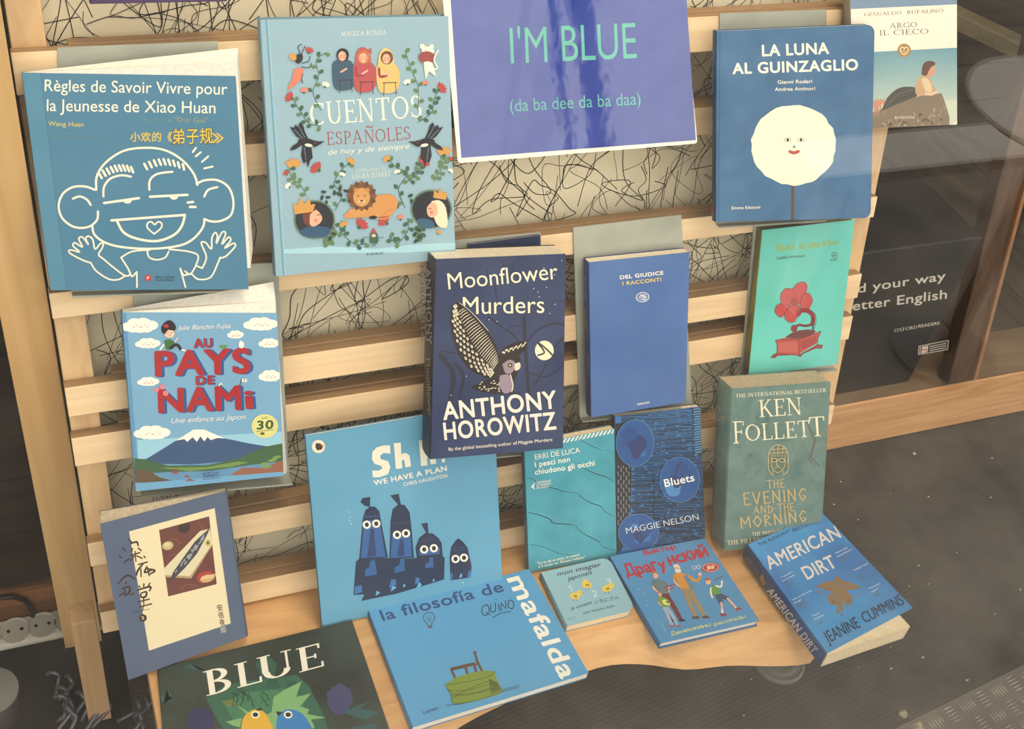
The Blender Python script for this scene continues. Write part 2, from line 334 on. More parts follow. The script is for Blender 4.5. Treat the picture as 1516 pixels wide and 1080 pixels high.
for i in range(-2, 34):
    for j in range(0, 5):
        c = P0+SL*(i*.033)-SN*(.018+j*.031); hz = (i+j) % 2
        for k in range(-2, 3):
            d, w = (SL, SN) if hz else (SN, SL)
            cc = c+w*(k*.0055); L = .0125-abs(k)*.0012
            ba = [cc-d*L, cc-w*.0015, cc+d*L, cc+w*.0015]
            m.prism([v+Vector((0, 0, .0008)) for v in ba], [cc+(v-cc)*.55+Vector((0, 0, .0026)) for v in ba])
o = m.build('raised_bars', METAL, sill); o['kind'] = 'stuff'
m = MB()
for k in range(70):
    x, y = random.uniform(.75, 1.7), random.uniform(.62, 1.08); r = random.uniform(.0006, .0018); a = random.uniform(0, 3)
    if k < 8: r *= 2.0
    q = [Vector((x+math.cos(a+g)*r*random.uniform(.5, 2.2), y+math.sin(a+g)*r, .0002)) for g in (0, 1.3, 2.6, 4, 5.2)]
    m.prism(q, [v+Vector((0, 0, r*.5)) for v in q])
tag(m.build('debris', mat((190, 182, 168), .8)), 'pale crumbs and fluff scattered over the dark mat', 'debris', kind='stuff')
for k, (px, r) in enumerate((((1336, 1058), .0075), ((1358, 1075), .008))):
    c = on_z(px, .0); m = MB()
    n = 14; pr = [(r*(1-.9*(i/7)**2)*(1+.15*math.sin(i*3)), .001+r*.9*i/7) for i in range(8)]; m.lathe(c, pr, 12)
    tag(m.build('pebble', noisy('crumb%d' % k, (118, 110, 84), (196, 186, 150), (1, 1, 1), 5, .9, .4, nscale=200), smooth=True), ('dull olive dried crumb on the mat above the tread plate', 'pale cream dried crumb half over the tread plate')[k], 'crumb')

# timber step on the right with its front beam
zb = .119; yb = 1.1095
st = empty('timber_step', 'low wooden step with an orange oak front edge behind the mat', 'step')
m = MB(); m.box(.93, 3.1, yb, yb+.10, 0, zb); m.build('front_beam', OAK, st, bevel=.004)
m = MB(); m.box(.93, 3.1, yb+.002, yb+.106, zb, zb+.003); m.build('beam_top', OAKTOP, st)
DECK = noisy('deck', (48, 38, 30), (84, 70, 55), (6, 1.5, 6), 7, .6, .3, .3, .3, .72, 4, .6)
for k in range(10):
    m = MB(); m.box(.93+k*.21, .93+k*.21+.207, yb+.108, 1.872, zb-.02, zb+.001); m.build('plank', DECK, st, bevel=.002)
st2 = empty('leaning_post', 'brown wooden post leaning at the right edge behind the black box', 'post')
m = MB(); xa = on_rack((1452, 380), -.22)[0]; xb = on_rack((1486, 380), -.22)[0]
ta = (zb+.016-RP(0, 0, -.22).z)/S0.z
m.rbox(xa, xb, ta, .15, -.22, -.25); m.build('post_face', wood('brown_z', (62, 44, 30), (88, 62, 42), 'z'), st2, bevel=.002)
m = MB(); m.rbox(xb+.0005, xb+.008, ta, .15, -.215, -.25); m.build('edge_strip', wood('orange_z', (130, 92, 62), (150, 108, 74), 'z'), st2)
# rail at top right
ra = on_y((1420, 28), 1.55); rb = on_y((1530, 80), 1.45)
d = (rb-ra).normalized(); m = MB(); e1 = Vector((0, 0, 1)); hh = .016
nrm = d.cross(e1).normalized()
def obar(m, a, b, w, h, mi=0):
    d = (b-a).normalized(); s = d.cross(Vector((0, 0, 1))).normalized(); u = s.cross(d)
    m.prism([a+s*w-u*h, a+s*w+u*h, a-s*w+u*h, a-s*w-u*h], [b+s*w-u*h, b+s*w+u*h, b-s*w+u*h, b-s*w-u*h], mi)
obar(m, ra-d*.05, rb+d*.4, .02, .014); tag(m.build('wooden_rail', wood('olive_rail', (92, 84, 62), (120, 104, 76), 'x'), bevel=.002), 'thin olive brown rail slanting in the dark top right corner', 'rail')

# black box with the slogan
bx = empty('black_box', 'large black display box with white slanted lettering on the step', 'box')
A = on_z((1240, 585), zb+.003); yq = A.y
R = on_y((1458, 350), yq); ztop = R.z
BLK = noisy('black_box', (22, 20, 19), (34, 31, 29), (1, 1, 1), 5, .5, .05, .4, nscale=6)
m = MB(); m.box(A.x-.12, R.x-.005, yq, yq+.20, zb+.003, ztop); m.build('carton', BLK, bx, bevel=.003)
a = Art(Vector((0, 1, 0)), Vector((0, yq, 0)), (1200, 180, 2.076))
WH = (205, 196, 180)
a.t(WH, 'find your way', 84, 536, 414, 487, 26, .02, .18); a.t(WH, 'to better English', 30, 594, 418, 544, 27, .02, .18)
a.t(WH, 'OXFORD', 258, 648, 328, 636, 10, 0, .1, font='serif'); a.t(WH, 'READERS', 332, 634, 396, 624, 9, .02, .1)
a.p(WH, (332, 690), (425, 672), (422, 702), (330, 718)); a.p((60, 52, 48), (334, 692), (423, 674), (420, 700), (332, 716)); a.p(WH, (337, 694), (362, 689), (359, 709), (334, 714))
a.s((170, 60, 55), 4, (341, 694), (338, 712), sm=0); a.s((170, 60, 55), 3, (341, 702), (356, 700), (355, 708), sm=0)
for k in range(3): a.s(WH, 2.2, (366, 692+k*6.5), (416, 682+k*6.5), sm=0)
a.build('lettering', bx)

# ---------------------------------------------------------------- the slatted rack
rack = empty('slatted_rack', 'leaning pale pine rack of horizontal slats that carries the books', 'rack')
SPX = [((15, 78), (17, 137), (1040, 82), 0), ((48, 240), (52, 290), (365, 262), -.006), ((72, 435), (77, 478), (1298, 318), 0), ((95, 575), (100, 622), (1276, 438), 0),
       ((105, 650), (110, 695), (1262, 500), 0), ((129, 806), (134, 844), (736, 721), 0), ((148, 908), (153, 953), (742, 827), 0)]
SLT = []
for lt, lb, rb_, o in SPX:
    x, t1 = on_rack(lt, o); _, t0 = on_rack(lb, o); _, t2 = on_rack(rb_, o)
    t0 = max((t0+t2)/2 if abs(t0-t2) < .02 else t0, -1.006)
    SLT.append((t0, t1)); j = random.uniform(-.002, .002)
    m = MB(); m.rbox(x, 1.0205+j, t0, t1, o-.017, o); so_ = m.build('slat', [PINE, PINE_SHADE], rack, bevel=.0012); so_.data.polygons[4].material_index = 1
    m = MB(); m.rbox(max(x, .0)+.048, .988, max(t0, -.996), t1+.0015, o-.037, o-.0175); m.build('slat_backing', PINE_SHADE, rack, bevel=.001)
m = MB(); m.rbox(.0, 1.02, -.185, -.14, -.017, 0); m.build('slat', PINE, rack, bevel=.001)
pl0 = on_rack((80, 477), -.02)[0]; pl1 = on_rack((127, 472), -.02)[0]
m = MB(); m.rbox(pl0, pl1, -.994, -.12, -.05, -.0178); m.build('post', PINE_Z, rack, bevel=.0015)
pr1 = on_rack((1272, 400), -.02)[0]
m = MB(); m.rbox(pr1-.036, pr1, -1.10, -.12, -.05, -.0178); m.build('post', PINE_Z, rack, bevel=.0015)
# scribbled paper sheet behind the slats
PAP = noisy('cream_paper', (216, 203, 172), (228, 216, 186), (1, 1, 1), 4, .8, .02, .2, nscale=3)
sh = empty('scribble_sheet', 'cream paper sheet covered in black pen scribbles behind the slats', 'paper')
m = MB(); m.rbox(.0, 1.005, -.99, -.14, -.056, -.0552); m.build('sheet', PAP, sh)
V = []; F = []
def rib(pts, w):
    i = len(V); n = len(pts)
    for k in range(n):
        p = pts[max(k-1, 0)]; q = pts[min(k+1, n-1)]; dx, dy = q[0]-p[0], q[1]-p[1]; l = math.hypot(dx, dy) or 1
        for sg in (1, -1):
            x, y = pts[k][0]-dy/l*w/2*sg, pts[k][1]+dx/l*w/2*sg
            V.append(RP(min(max(x, .001), 1.004), min(max(y, -.989), -.141), -.0550+1e-6*len(F)/40))
    for k in range(n-1): F.append((i+2*k, i+2*k+1, i+2*k+3, i+2*k+2))
random.seed(11)
for k in range(980):
    x, y = random.uniform(-.02, 1.02), random.uniform(-1.04, -.13); L = random.uniform(.05, .22)
    a = random.gauss(1.25, .55) if random.random() < .62 else random.uniform(0, 3.14)
    if random.random() < .62:
        P = [(x+(u/4-.5)*L*math.cos(a)+random.gauss(0, .003), y+(u/4-.5)*L*math.sin(a)+random.gauss(0, .003)) for u in range(5)]
    else:
        P = [(x, y)]; h = random.uniform(0, 6.3)
        for u in range(random.randint(5, 11)):
            h += random.choice((random.gauss(0, .5), random.gauss(2.2, .6))); s_ = random.uniform(.012, .05); P.append((P[-1][0]+s_*math.cos(h), P[-1][1]+s_*math.sin(h)))
    rib(catmull(P, 6), random.choice((.0006, .0007, .0009, .0010)))
o = mesh_obj('pen_scribble', V, F, mat((30, 26, 24), .8), None, sh); o['kind'] = 'stuff'

# dark board partition in the gloom at the far left
pt = empty('board_partition', 'dark plank partition behind the power strip at the left edge', 'partition')
yp = 1.106; zq = on_y((40, 866), yp).z; zr = on_y((40, 908), yp).z
m = MB(); m.box(-.8, -.035, yp-.006, yp+.02, max(zr, -.003), zq); m.build('board', wood('brown_board', (92, 58, 34), (134, 90, 54), 'x'), pt, bevel=.002)
z_ = zq+.002
for k in range(8):
    m = MB(); m.box(-.8, -.035, yp+random.uniform(-.002, .002), yp+.02, z_, z_+.105); m.build('board', DARKW, pt, bevel=.002); z_ += .107
# ---------------------------------------------------------------- plank and leg on the left
y1 = 1.036
xl = on_y((10, 520), y1).x; xr = on_y((70, 440), y1).x
m = MB(); m.box(xl, xr, y1, y1+.016, 0, 1.6); tag(m.build('upright_plank', PLANKM, bevel=.001), 'tall honey coloured plank standing at the far left edge', 'plank')
lb_, rb2 = on_z((132, 1072), .0), on_z((166, 1067), .0)
yl = lb_.y; m = MB(); m.box(lb_.x, rb2.x, yl, yl+.03, 0, .225); tag(m.build('upright_post', wood('post_z', (166, 132, 94), (188, 152, 112), 'z'), bevel=.001), 'slim tan wooden post standing left of the bench end', 'post')

# ---------------------------------------------------------------- bench with a wavy live edge
ZB = .21
bench = empty('low_bench', 'low honey wood bench with a wavy front edge under the flat books', 'bench')
fe = catmull([(.04, .655), (.18, .655), (.30, .66), (.36, .70), (.45, .735), (.557, .745), (.653, .741), (.72, .722), (.806, .700), (.87, .69), (.90, .715)], 5)
fb = catmull([(.04, .615), (.18, .615), (.30, .625), (.36, .675), (.45, .700), (.54, .712), (.60, .716), (.65, .704), (.70, .682), (.76, .672), (.83, .652), (.88, .648), (.905, .69)], 5)
def resamp(P, n):
    L = [0]
    for a_, b_ in zip(P, P[1:]): L.append(L[-1]+math.hypot(b_[0]-a_[0], b_[1]-a_[1]))
    out = []; j = 0
    for k in range(n):
        s_ = L[-1]*k/(n-1)
        while j < len(L)-2 and L[j+1] < s_: j += 1
        f = (s_-L[j])/((L[j+1]-L[j]) or 1); out.append((P[j][0]+(P[j+1][0]-P[j][0])*f, P[j][1]+(P[j+1][1]-P[j][1])*f))
    return out
fe = resamp(fe, 48); fb = resamp(fb, 48)
fe = [(x, y) for x, y in fe]+[(.905, .93), (.04, .93)]; fb = fb+[(.91, .93), (.04, .93)]
m = MB(); m.prism([Vector((x, y, ZB-.042)) for x, y in fb], [Vector((x, y, ZB)) for x, y in fe]); m.build('seat_board', BENCHM, bench, bevel=.002)
for x in (.12, .74):
    m = MB(); m.prism([Vector((x+i, .80+j, .0)) for i, j in ((0, 0), (.04, 0), (.04, .05), (0, .05))], [Vector((x-.01+i, .795+j, ZB-.042)) for i, j in ((0, 0), (.05, 0), (.05, .06), (0, .06))]); m.build('foot', BENCHM, bench, bevel=.002)
# grey disc below the bench
dc = on_z((1152, 980), .0)
m = MB(); m.lathe(dc, [(.040, 0), (.040, .004), (.036, .006), (.034, .0045), (.028, .0045), (.027, .009), (.021, .009), (.020, .006), (.012, .006), (.011, .012), (.002, .012)], 40)
tag(m.build('rubber_disc', mat((112, 108, 102), .5), smooth=False), 'round grey ringed disc on the mat below the wavy bench edge', 'disc')

# ---------------------------------------------------------------- power strip, cable, jar and hook pile at lower left
ps = empty('power_strip', 'white socket strip with a cable lying behind the left plank', 'power strip')
WPL = mat((196, 190, 176), .4)
ys = y1+.018
pA, pB = on_y((-40, 965), ys), on_y((108, 938), ys)
zt = on_y((86, 941), ys).z; zb2 = max(on_y((110, 974), ys).z, -.002)
m = MB(); m.box(pA.x-.1, .03, ys, ys+.044, zb2, zt); m.build('housing', WPL, ps, bevel=.004)
for px in ((62, 918), (22, 928), (-20, 938), (100, 908)):
    c = on_z(px, zt); c.y = ys+.022; m = MB(); m.lathe(c+Vector((0, 0, .0)), [(.0205, .0002), (.0205, .0026), (.0188, .0026), (.0180, .0010), (.002, .0010)], 28); so = m.build('socket', mat((170, 164, 152), .45), ps)
    m = MB()
    for dx in (-.0085, .0085): m.lathe(c+Vector((dx, 0, .0005)), [(.0026, .0008), (.0026, .0013), (.001, .0013)], 12)
    m.build('socket_hole', mat((20, 18, 17), .6), so)
m = MB(); P = [on_y(q, ys+.0395) for q in ((-30, 890), (0, 886), (20, 884), (38, 890), (48, 905), (50, 930))]; P += [P[-1]+Vector((0, -.002, -.012))]
cat3 = []
for i in range(len(P)-1):
    for k in range(5): cat3.append(P[i].lerp(P[i+1], k/5))
m.tube(cat3+[P[-1]], .0035, 8); tag(m.build('black_cable', mat((16, 15, 15), .4), smooth=True), 'black cable arching up behind the white power strip', 'cable')
m = MB(); m.tube([on_y((47, 983), ys-.008), on_y((22, 1018), ys-.03), on_y((-8, 1052), ys-.05)], .0035, 8)
tag(m.build('cream_cable', mat((190, 178, 140), .5), smooth=True), 'thin cream cable running down from the power strip', 'cable')
def clear(c, rough, al):
    m = bpy.data.materials.new('clear_plastic'); m.use_nodes = True; t = m.node_tree; b = t.nodes['Principled BSDF']
    b.inputs['Base Color'].default_value = (*lin(c), 1); b.inputs['Roughness'].default_value = rough; b.inputs['Alpha'].default_value = al; b.inputs['Specular IOR Level'].default_value = .8; return m
CLR = clear((150, 146, 140), .12, .45); CL2 = clear((84, 80, 92), .15, .8)
jp = on_z((12, 1075), -.003); jp.y = max(jp.y, .80)
jr = empty('plastic_tub', 'clear plastic tub with a round lid in the bottom left corner', 'tub')
m = MB(); m.lathe(jp+Vector((-.012, .02, -.001)), [(.026, 0), (.030, .05), (.033, .055)], 32); m.build('tub_body', CLR, jr, smooth=True)
m = MB(); m.lathe(jp+Vector((-.012, .02, .055)), [(.034, 0), (.034, .004), (.018, .005), (.018, .014), (.014, .014), (.013, .007), (.002, .007)], 32); m.build('lid', CLR, jr)
random.seed(3)
base = on_z((120, 1060), .0)
hp = []
for k in range(26):
    px = (random.uniform(75, 205), random.uniform(1030, 1100))
    if 126 < px[0] < 172 and px[1] < 1075: continue
    c = on_z(px, 0.0); a = random.uniform(.6, 1.5) if px[0] < 130 else random.uniform(-.2, .9); r = random.uniform(.014, .022)
    dirv = Vector((math.cos(a), math.sin(a)*.5, .45)).normalized(); side = Vector((-dirv.y, dirv.x, 0)).normalized()
    L = random.uniform(.02, .035); pts = [c+Vector((0, 0, .004))]
    pts += [c+dirv*(L*i/4)+Vector((0, 0, .004)) for i in range(1, 5)]
    top = pts[-1]
    pts += [top+side*(.008-.008*math.cos(g))+Vector((0, 0, .008*math.sin(g))) for g in (.6, 1.2, 1.9, 2.5, 3.1)]
    m = MB(); m.tube(pts, .0028, 8)
    hp.append(tag(m.build('plastic_hook', CL2, smooth=True), 'shiny grey bent plastic hook in the loose pile at the foot of the tan post', 'hook', 'plastic hooks piled at the bottom left'))

# ---------------------------------------------------------------- grey book rests hanging on the slats
def rest(quad, label, lip=None, o=.0012, depth=.012):
    e = empty('book_rest', label, 'book stand')
    P = [on_rack(q, o) for q in quad]; m = MB()
    m.prism([RP(x, t_, o-.001) for x, t_ in P], [RP(x, t_, o+.0012) for x, t_ in P]); m.build('back_plate', GREY, e)
    (x0, t0), (x1, t1) = P[3], P[2]; m = MB()
    lo = lambda q, o_: RP(q[0], q[1], o_)
    m.prism([lo((x0, t0-.002), o+.0013), lo((x1, t1-.002), o+.0013), lo((x1, t1), o+.0013), lo((x0, t0), o+.0013)],
            [lo((x0, t0-.002), depth), lo((x1, t1-.002), depth), lo((x1, t1), depth), lo((x0, t0), depth)]); m.build('lip', GREY, e)
    return e
# ---------------------------------------------------------------- books
PG = noisy('page_edges', (214, 200, 174), (232, 220, 198), (1, 1, 1), 3, .8, .15, .2, nscale=260)
PGC = noisy('cream_pages', (226, 204, 166), (238, 218, 184), (1, 1, 1), 3, .8, .1, .2, nscale=200)
PGW = noisy('white_pages', (222, 214, 200), (236, 229, 216), (1, 1, 1), 3, .8, .1, .2, nscale=240)
PGG = noisy('grey_pages', (176, 160, 134), (196, 180, 152), (1, 1, 1), 3, .8, .15, .2, nscale=240)
def tilt(t0=0, t1=0, base=None):
    n = base or N0; s = X.cross(n)
    return (n+X*math.tan(math.radians(t0))+s*math.tan(math.radians(t1))).normalized()
def rounded(q, rad, which):
    """outline of a quad in 3D with some corners rounded"""
    out = []
    for k in range(4):
        c = q[k]; a = q[k-1]; b = q[(k+1) % 4]
        if k in which and rad:
            ua = (a-c).normalized()*rad; ub = (b-c).normalized()*rad
            for i in range(6):
                t = i/5*math.pi/2; out.append(c+ua*(1-math.sin(t))+ub*(1-math.cos(t)))
        else: out.append(c)
    return out
BOOKS = {}
def book(label, quad, n, p0, th, cover, spine=None, page=None, hard=False, rad=0, which=(), pq=None, bq=None, view=None, group='blue covered books in the window display', rough=.42, name='book', spine_side=0, back=None, inset=None, sheen=.35, prism=False):
    e = empty(name, label, 'book', group); q = [hit(c, n, p0) for c in quad]; page = page or PG
    ct = .0015 if hard else .0007
    cm = cover if not isinstance(cover, tuple) else mat(cover, rough, sheen)
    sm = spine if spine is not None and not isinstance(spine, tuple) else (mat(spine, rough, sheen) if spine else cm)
    m = MB(); o = rounded(q, rad, which); m.prism([v+n*ct for v in o], o); m.build('front_cover', cm, e, bevel=.0006 if hard else 0)
    bqq = [hit(c, n, p0+n*th) for c in bq] if bq else [v+n*th for v in q]
    if prism: pf_ = [hit(c, n, p0) for c in pq]; bqq = [q[0]+n*th, pf_[1]+n*th, pf_[2]+n*th, q[3]+n*th]
    m = MB(); o = rounded(bqq, rad, which); m.prism(o, [v-n*ct for v in o]); m.build('back_cover', mat(back, rough) if back else sm, e)
    ins = inset if inset is not None else (.0025 if hard else .0008)
    if pq:
        pf = [hit(c, n, p0+n*(ct+.0003)) for c in pq]; pb = [a+(b-d) for a, b, d in zip(pf, bqq, q)]; pb = [v-n*(ct*2+.0005) for v in pb]
        if prism: pb = [v+n*(th-2*ct-.0008) for v in pf]
    else:
        def insq(Q): 
            c = (Q[0]+Q[1]+Q[2]+Q[3])/4; h = (Q[1]-Q[0]).normalized(); v = (Q[3]-Q[0]).normalized()
            return [Q[0]+v*ins+h*.0012, Q[1]+v*ins-h*ins, Q[2]-v*ins-h*ins, Q[3]-v*ins+h*.0012]
        pf = [v+n*(ct+.0002) for v in insq(q)]; pb = [v-n*(ct+.0002) for v in insq(bqq)]
    m = MB(); w2 = [k for k in which]; m.prism(rounded(pb, max(rad-ins, 0), w2), rounded(pf, max(rad-ins, 0), w2)); m.build('pages', page, e)
    # spine, gently rounded
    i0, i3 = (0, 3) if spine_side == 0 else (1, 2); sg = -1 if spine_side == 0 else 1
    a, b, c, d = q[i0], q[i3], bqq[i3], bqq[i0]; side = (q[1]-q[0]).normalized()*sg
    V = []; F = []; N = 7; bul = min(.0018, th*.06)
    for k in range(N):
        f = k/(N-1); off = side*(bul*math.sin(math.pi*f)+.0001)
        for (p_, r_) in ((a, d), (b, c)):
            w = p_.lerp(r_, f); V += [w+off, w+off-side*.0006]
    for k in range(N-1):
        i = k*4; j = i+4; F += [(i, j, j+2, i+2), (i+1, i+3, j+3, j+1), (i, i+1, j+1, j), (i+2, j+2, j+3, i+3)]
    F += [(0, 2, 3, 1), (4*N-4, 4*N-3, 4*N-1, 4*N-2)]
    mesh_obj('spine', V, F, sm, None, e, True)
    art = Art(n, p0, view, rough) if view else None
    if art: art.quad = quad
    return e, art, q, bqq
def on_rk(px, off): return RP(*on_rack(px, off), off)
def mid(quad): return ((quad[0][0]+quad[1][0])/2, (quad[0][1]+quad[1][1])/2)
def P_clip(art):
    Q = art.quad; base = art.P
    def P(x, y):
        px, py = art.vw[0]+x/art.vw[2], art.vw[1]+y/art.vw[2]
        for _ in range(2):
            for k in range(4):
                ax, ay = Q[k]; bx_, by = Q[(k+1) % 4]; dx, dy = bx_-ax, by-ay; l = math.hypot(dx, dy); dd = ((px-ax)*dy-(py-ay)*dx)/l+.15
                if dd > 0: px -= dy/l*dd; py += dx/l*dd
        return base((px-art.vw[0])*art.vw[2], (py-art.vw[1])*art.vw[2])
    art.P = P; return art
def spine_art(q, n, view, rough=.42, at=(0, 3)):
    ed = (q[at[1]]-q[at[0]]).normalized(); sn = ed.cross(n).normalized()
    return Art(sn, q[at[0]], view, rough, lift=.0022)
W1 = (238, 230, 208); YEL = (214, 186, 84)

# grey rests first
rest([(85, 70), (322, 61), (345, 424), (106, 432)], 'grey card book rest showing above the book with the white line drawing')
rest([(196, 405), (411, 388), (428, 704), (207, 722)], 'tall grey card book rest behind the mountain book', depth=.02)
rest([(848, 337), (1008, 318), (1024, 600), (858, 618)], 'grey card book rest standing behind the plain royal blue book')
rest([(1065, 20), (1223, 14), (1216, 322), (1060, 331)], 'grey card book rest above the book with the round white moon')
rest([(1116, 331), (1250, 320), (1234, 543), (1096, 555)], 'grey card book rest behind the turquoise gramophone book')
rest([(672, 356), (800, 344), (806, 664), (662, 676)], 'grey card book rest topped by a navy strip above the owl book')

# --- 1 line drawing of a smiling bald child
Q = [(32, 108), (349, 113), (368, 428.5), (74.5, 430)]
n = tilt(4, 1); e, a, q, bq = book('square mid blue book with a white line drawing of a bald smiling child', Q, n, on_rk(mid(Q), .030), .016, (74, 124, 152), view=(0, 0, 2.455), page=PGW,
    pq=[(34, 107.5), (351, 92), (371, 397), (76, 428)], bq=[(36, 106), (350, 91), (371, 397), (77, 427)], group=None, rough=.4)
P_clip(a)
a.p((84, 134, 160), (80, 266), (146, 268), (245, 1056), (184, 1056))
a.s((62, 110, 138), 2, (147, 270), (243, 1052), sm=0)
a.t(W1, 'Règles de Savoir Vivre pour', 162, 331, 826, 344, 42, .003); a.t(W1, 'la Jeunesse de Xiao Huan', 170, 403, 783, 412, 42, .003)
a.t((214, 196, 90), 'Wang Huan', 176, 457, 303, 460, 16, .01)
a.t((104, 140, 140), 'Traduit par', 184, 488, 255, 488, 9); a.t((104, 140, 140), 'Xiaofan SUN-MEDONNEL', 185, 506, 356, 508, 10)
a.t((110, 146, 144), 'Xiao Huan de', 522, 440, 626, 442, 12); a.t((150, 160, 120), '"Dizi Gui"', 634, 443, 755, 445, 17)
a.t(YEL, '小欢的《', 474, 512, 625, 512, 26, .03); a.t((90, 80, 60), '弟子规', 626, 522, 775, 518, 44, .05); a.t(YEL, '弟子规', 628, 520, 773, 516, 42, .015); a.t(YEL, '》', 770, 516, 812, 516, 26, .03)
w = 8
for P in ([(350, 690), (352, 640), (385, 590), (450, 548), (530, 537), (600, 546), (660, 580), (703, 630), (718, 672)],
          [(714, 668), (745, 655), (790, 655), (830, 680), (848, 730), (840, 780), (805, 802), (770, 805), (742, 796)],
          [(345, 690), (310, 678), (265, 680), (228, 705), (213, 750), (228, 795), (270, 825), (320, 825), (352, 800), (356, 768)],
          [(265, 722), (290, 714), (315, 725), (330, 745)], [(742, 714), (757, 690), (790, 680)],
          [(335, 822), (345, 855), (390, 885), (460, 900), (560, 904), (650, 893), (700, 870), (735, 830), (744, 796)],
          [(376, 714), (378, 680), (400, 650), (440, 637), (476, 642)], [(543, 690), (545, 655), (572, 632), (627, 624)]): a.s(W1, w, P)
for P in ([(378, 738), (505, 720)], [(545, 715), (682, 708)], [(682, 736), (702, 734)], [(690, 752), (711, 752)]): a.s(W1, 9, P, sm=0)
a.p(W1, [(463+17*math.cos(t_*.35), 726+14*math.sin(t_*.35)) for t_ in range(10)]); a.p(W1, [(632+16*math.cos(t_*.35), 712+14*math.sin(t_*.35)) for t_ in range(10)])
for k in range(9):
    f = k/8; x = 366+f*112; y = 640-34*math.sin(f*2.0+.2); a.s(W1, 9, (x-8+f*6, y-6), (x+4+f*2, y+14), sm=0)
for k in range(9):
    f = k/8; x = 532+f*130; y = 612-24*math.sin(f*2.6+.3); a.s(W1, 9, (x-8+f*10, y-10), (x+3+f*4, y+10), sm=0)
for P in ([(405, 801), (672, 781)], [(672, 781), (660, 822), (630, 855), (570, 876), (500, 868), (450, 845), (425, 803)]): a.s(W1, 9, P)
a.s(W1, 6, [(560, 850), (536, 828), (537, 811), (550, 806), (562, 816), (575, 806), (588, 813), (584, 830), (560, 850)])
for P in ((712, 537, 700, 553), (730, 553, 711, 568), (757, 568, 734, 588), (773, 605, 742, 612)): a.s(W1, 7, P[:2], P[2:], sm=0)
w = 6
for P in ([(440, 936), (480, 914), (545, 908)], [(440, 936), (472, 990), (455, 1002), (410, 970), (372, 938)], [(497, 988), (498, 1044)], [(472, 990), (480, 1005), (497, 988)],
          [(655, 975), (674, 1044)], [(615, 906), (690, 915), (721, 935), (694, 995), (672, 985)], [(535, 912), (542, 935), (570, 944), (600, 936), (613, 914)],
          [(655, 975), (668, 1000), (694, 995), (720, 1015), (765, 1008), (790, 960), (800, 935)], [(455, 1002), (430, 1016), (395, 1014), (350, 985), (330, 955)],
          [(372, 938), (358, 925), (372, 900), (375, 882), (364, 886), (345, 905), (337, 870), (320, 858), (312, 868), (322, 890), (300, 862), (286, 868), (300, 898), (272, 882), (266, 894), (290, 916), (256, 908), (254, 920), (300, 945), (330, 955)],
          [(735, 975), (750, 935), (735, 895), (732, 880), (748, 882), (768, 905), (770, 865), (782, 845), (790, 858), (786, 885), (806, 845), (820, 848), (806, 888), (830, 862), (838, 874), (816, 902), (848, 884), (854, 896), (822, 930), (800, 938)],
          [(735, 975), (712, 965)]): a.s(W1, w, P, sm=4)
a.e((190, 60, 60), 538, 1010, 12); a.t(W1, 'y', 533, 1012, 543, 1012, 10, .03)
a.t((40, 60, 80), 'Éditions You-Feng', 565, 1010, 634, 1010, 7, .01); a.t((40, 60, 80), 'Libraire & Éditeur', 565, 1021, 632, 1021, 7, .01)
a.build('cover_print', e)

# --- 2 fairy tale hardback
Q = [(385, 29.5), (664, 24), (674.5, 383), (408, 410)]
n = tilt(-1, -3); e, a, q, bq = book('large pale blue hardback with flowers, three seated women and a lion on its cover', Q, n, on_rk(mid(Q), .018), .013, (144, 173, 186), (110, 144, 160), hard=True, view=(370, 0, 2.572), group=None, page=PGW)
P_clip(a)
a.s((96, 148, 170), 5, (62, 78), (128, 1046), sm=0); a.s((146, 192, 206), 3, (70, 76), (136, 1044), sm=0)
a.p((164, 204, 214), [(130, 950), (300, 938), (480, 948), (640, 930), (782, 925), (783, 950), (600, 962), (350, 965), (132, 966)])
a.t(W1, 'MAGELA RONDA', 348, 138, 520, 132, 18, .0, font='serif', wt=.6)
a.t(W1, 'CUENTOS', 232, 478, 655, 447, 86, font='serif', wt=.8)
a.t((158, 76, 72), 'ESPA', 293, 553, 432, 545, 50, font='serif', wt=.6); a.t((158, 76, 72), 'N', 436, 545, 474, 543, 50, font='serif', wt=.6); a.t((158, 76, 72), 'OLES', 480, 542, 612, 530, 50, font='serif', wt=.6)
a.s((158, 76, 72), 4, [(442, 486), (450, 480), (458, 486), (468, 480)])
a.t(W1, 'de hoy y de siempre', 296, 590, 606, 565, 20, -.004, .3)
a.t(W1, 'ILUSTRACIONES DE', 404, 655, 516, 648, 10, font='serif', wt=.5); a.t(W1, 'LAURA SUÁREZ'.replace('Á', 'A'), 390, 682, 535, 670, 18, font='serif', wt=.6)
a.t((60, 90, 110), 'B DE BLOK', 445, 972, 510, 968, 8, .02)
G1, G2, BR_, RED, OR, PINK, BK = (62, 96, 74), (96, 124, 84), (60, 46, 38), (178, 70, 66), (204, 148, 76), (214, 130, 112), (40, 38, 42)
def leaf(x, y, ang, L, c=G1, wd=.45):
    ca, sa = math.cos(ang), math.sin(ang)
    a.p(c, [(x+ca*L*u-sa*L*v, y+sa*L*u+ca*L*v) for u, v in ((0, 0), (.35, wd/2), (.7, wd*.42), (1, 0), (.7, -wd*.42), (.35, -wd/2))])
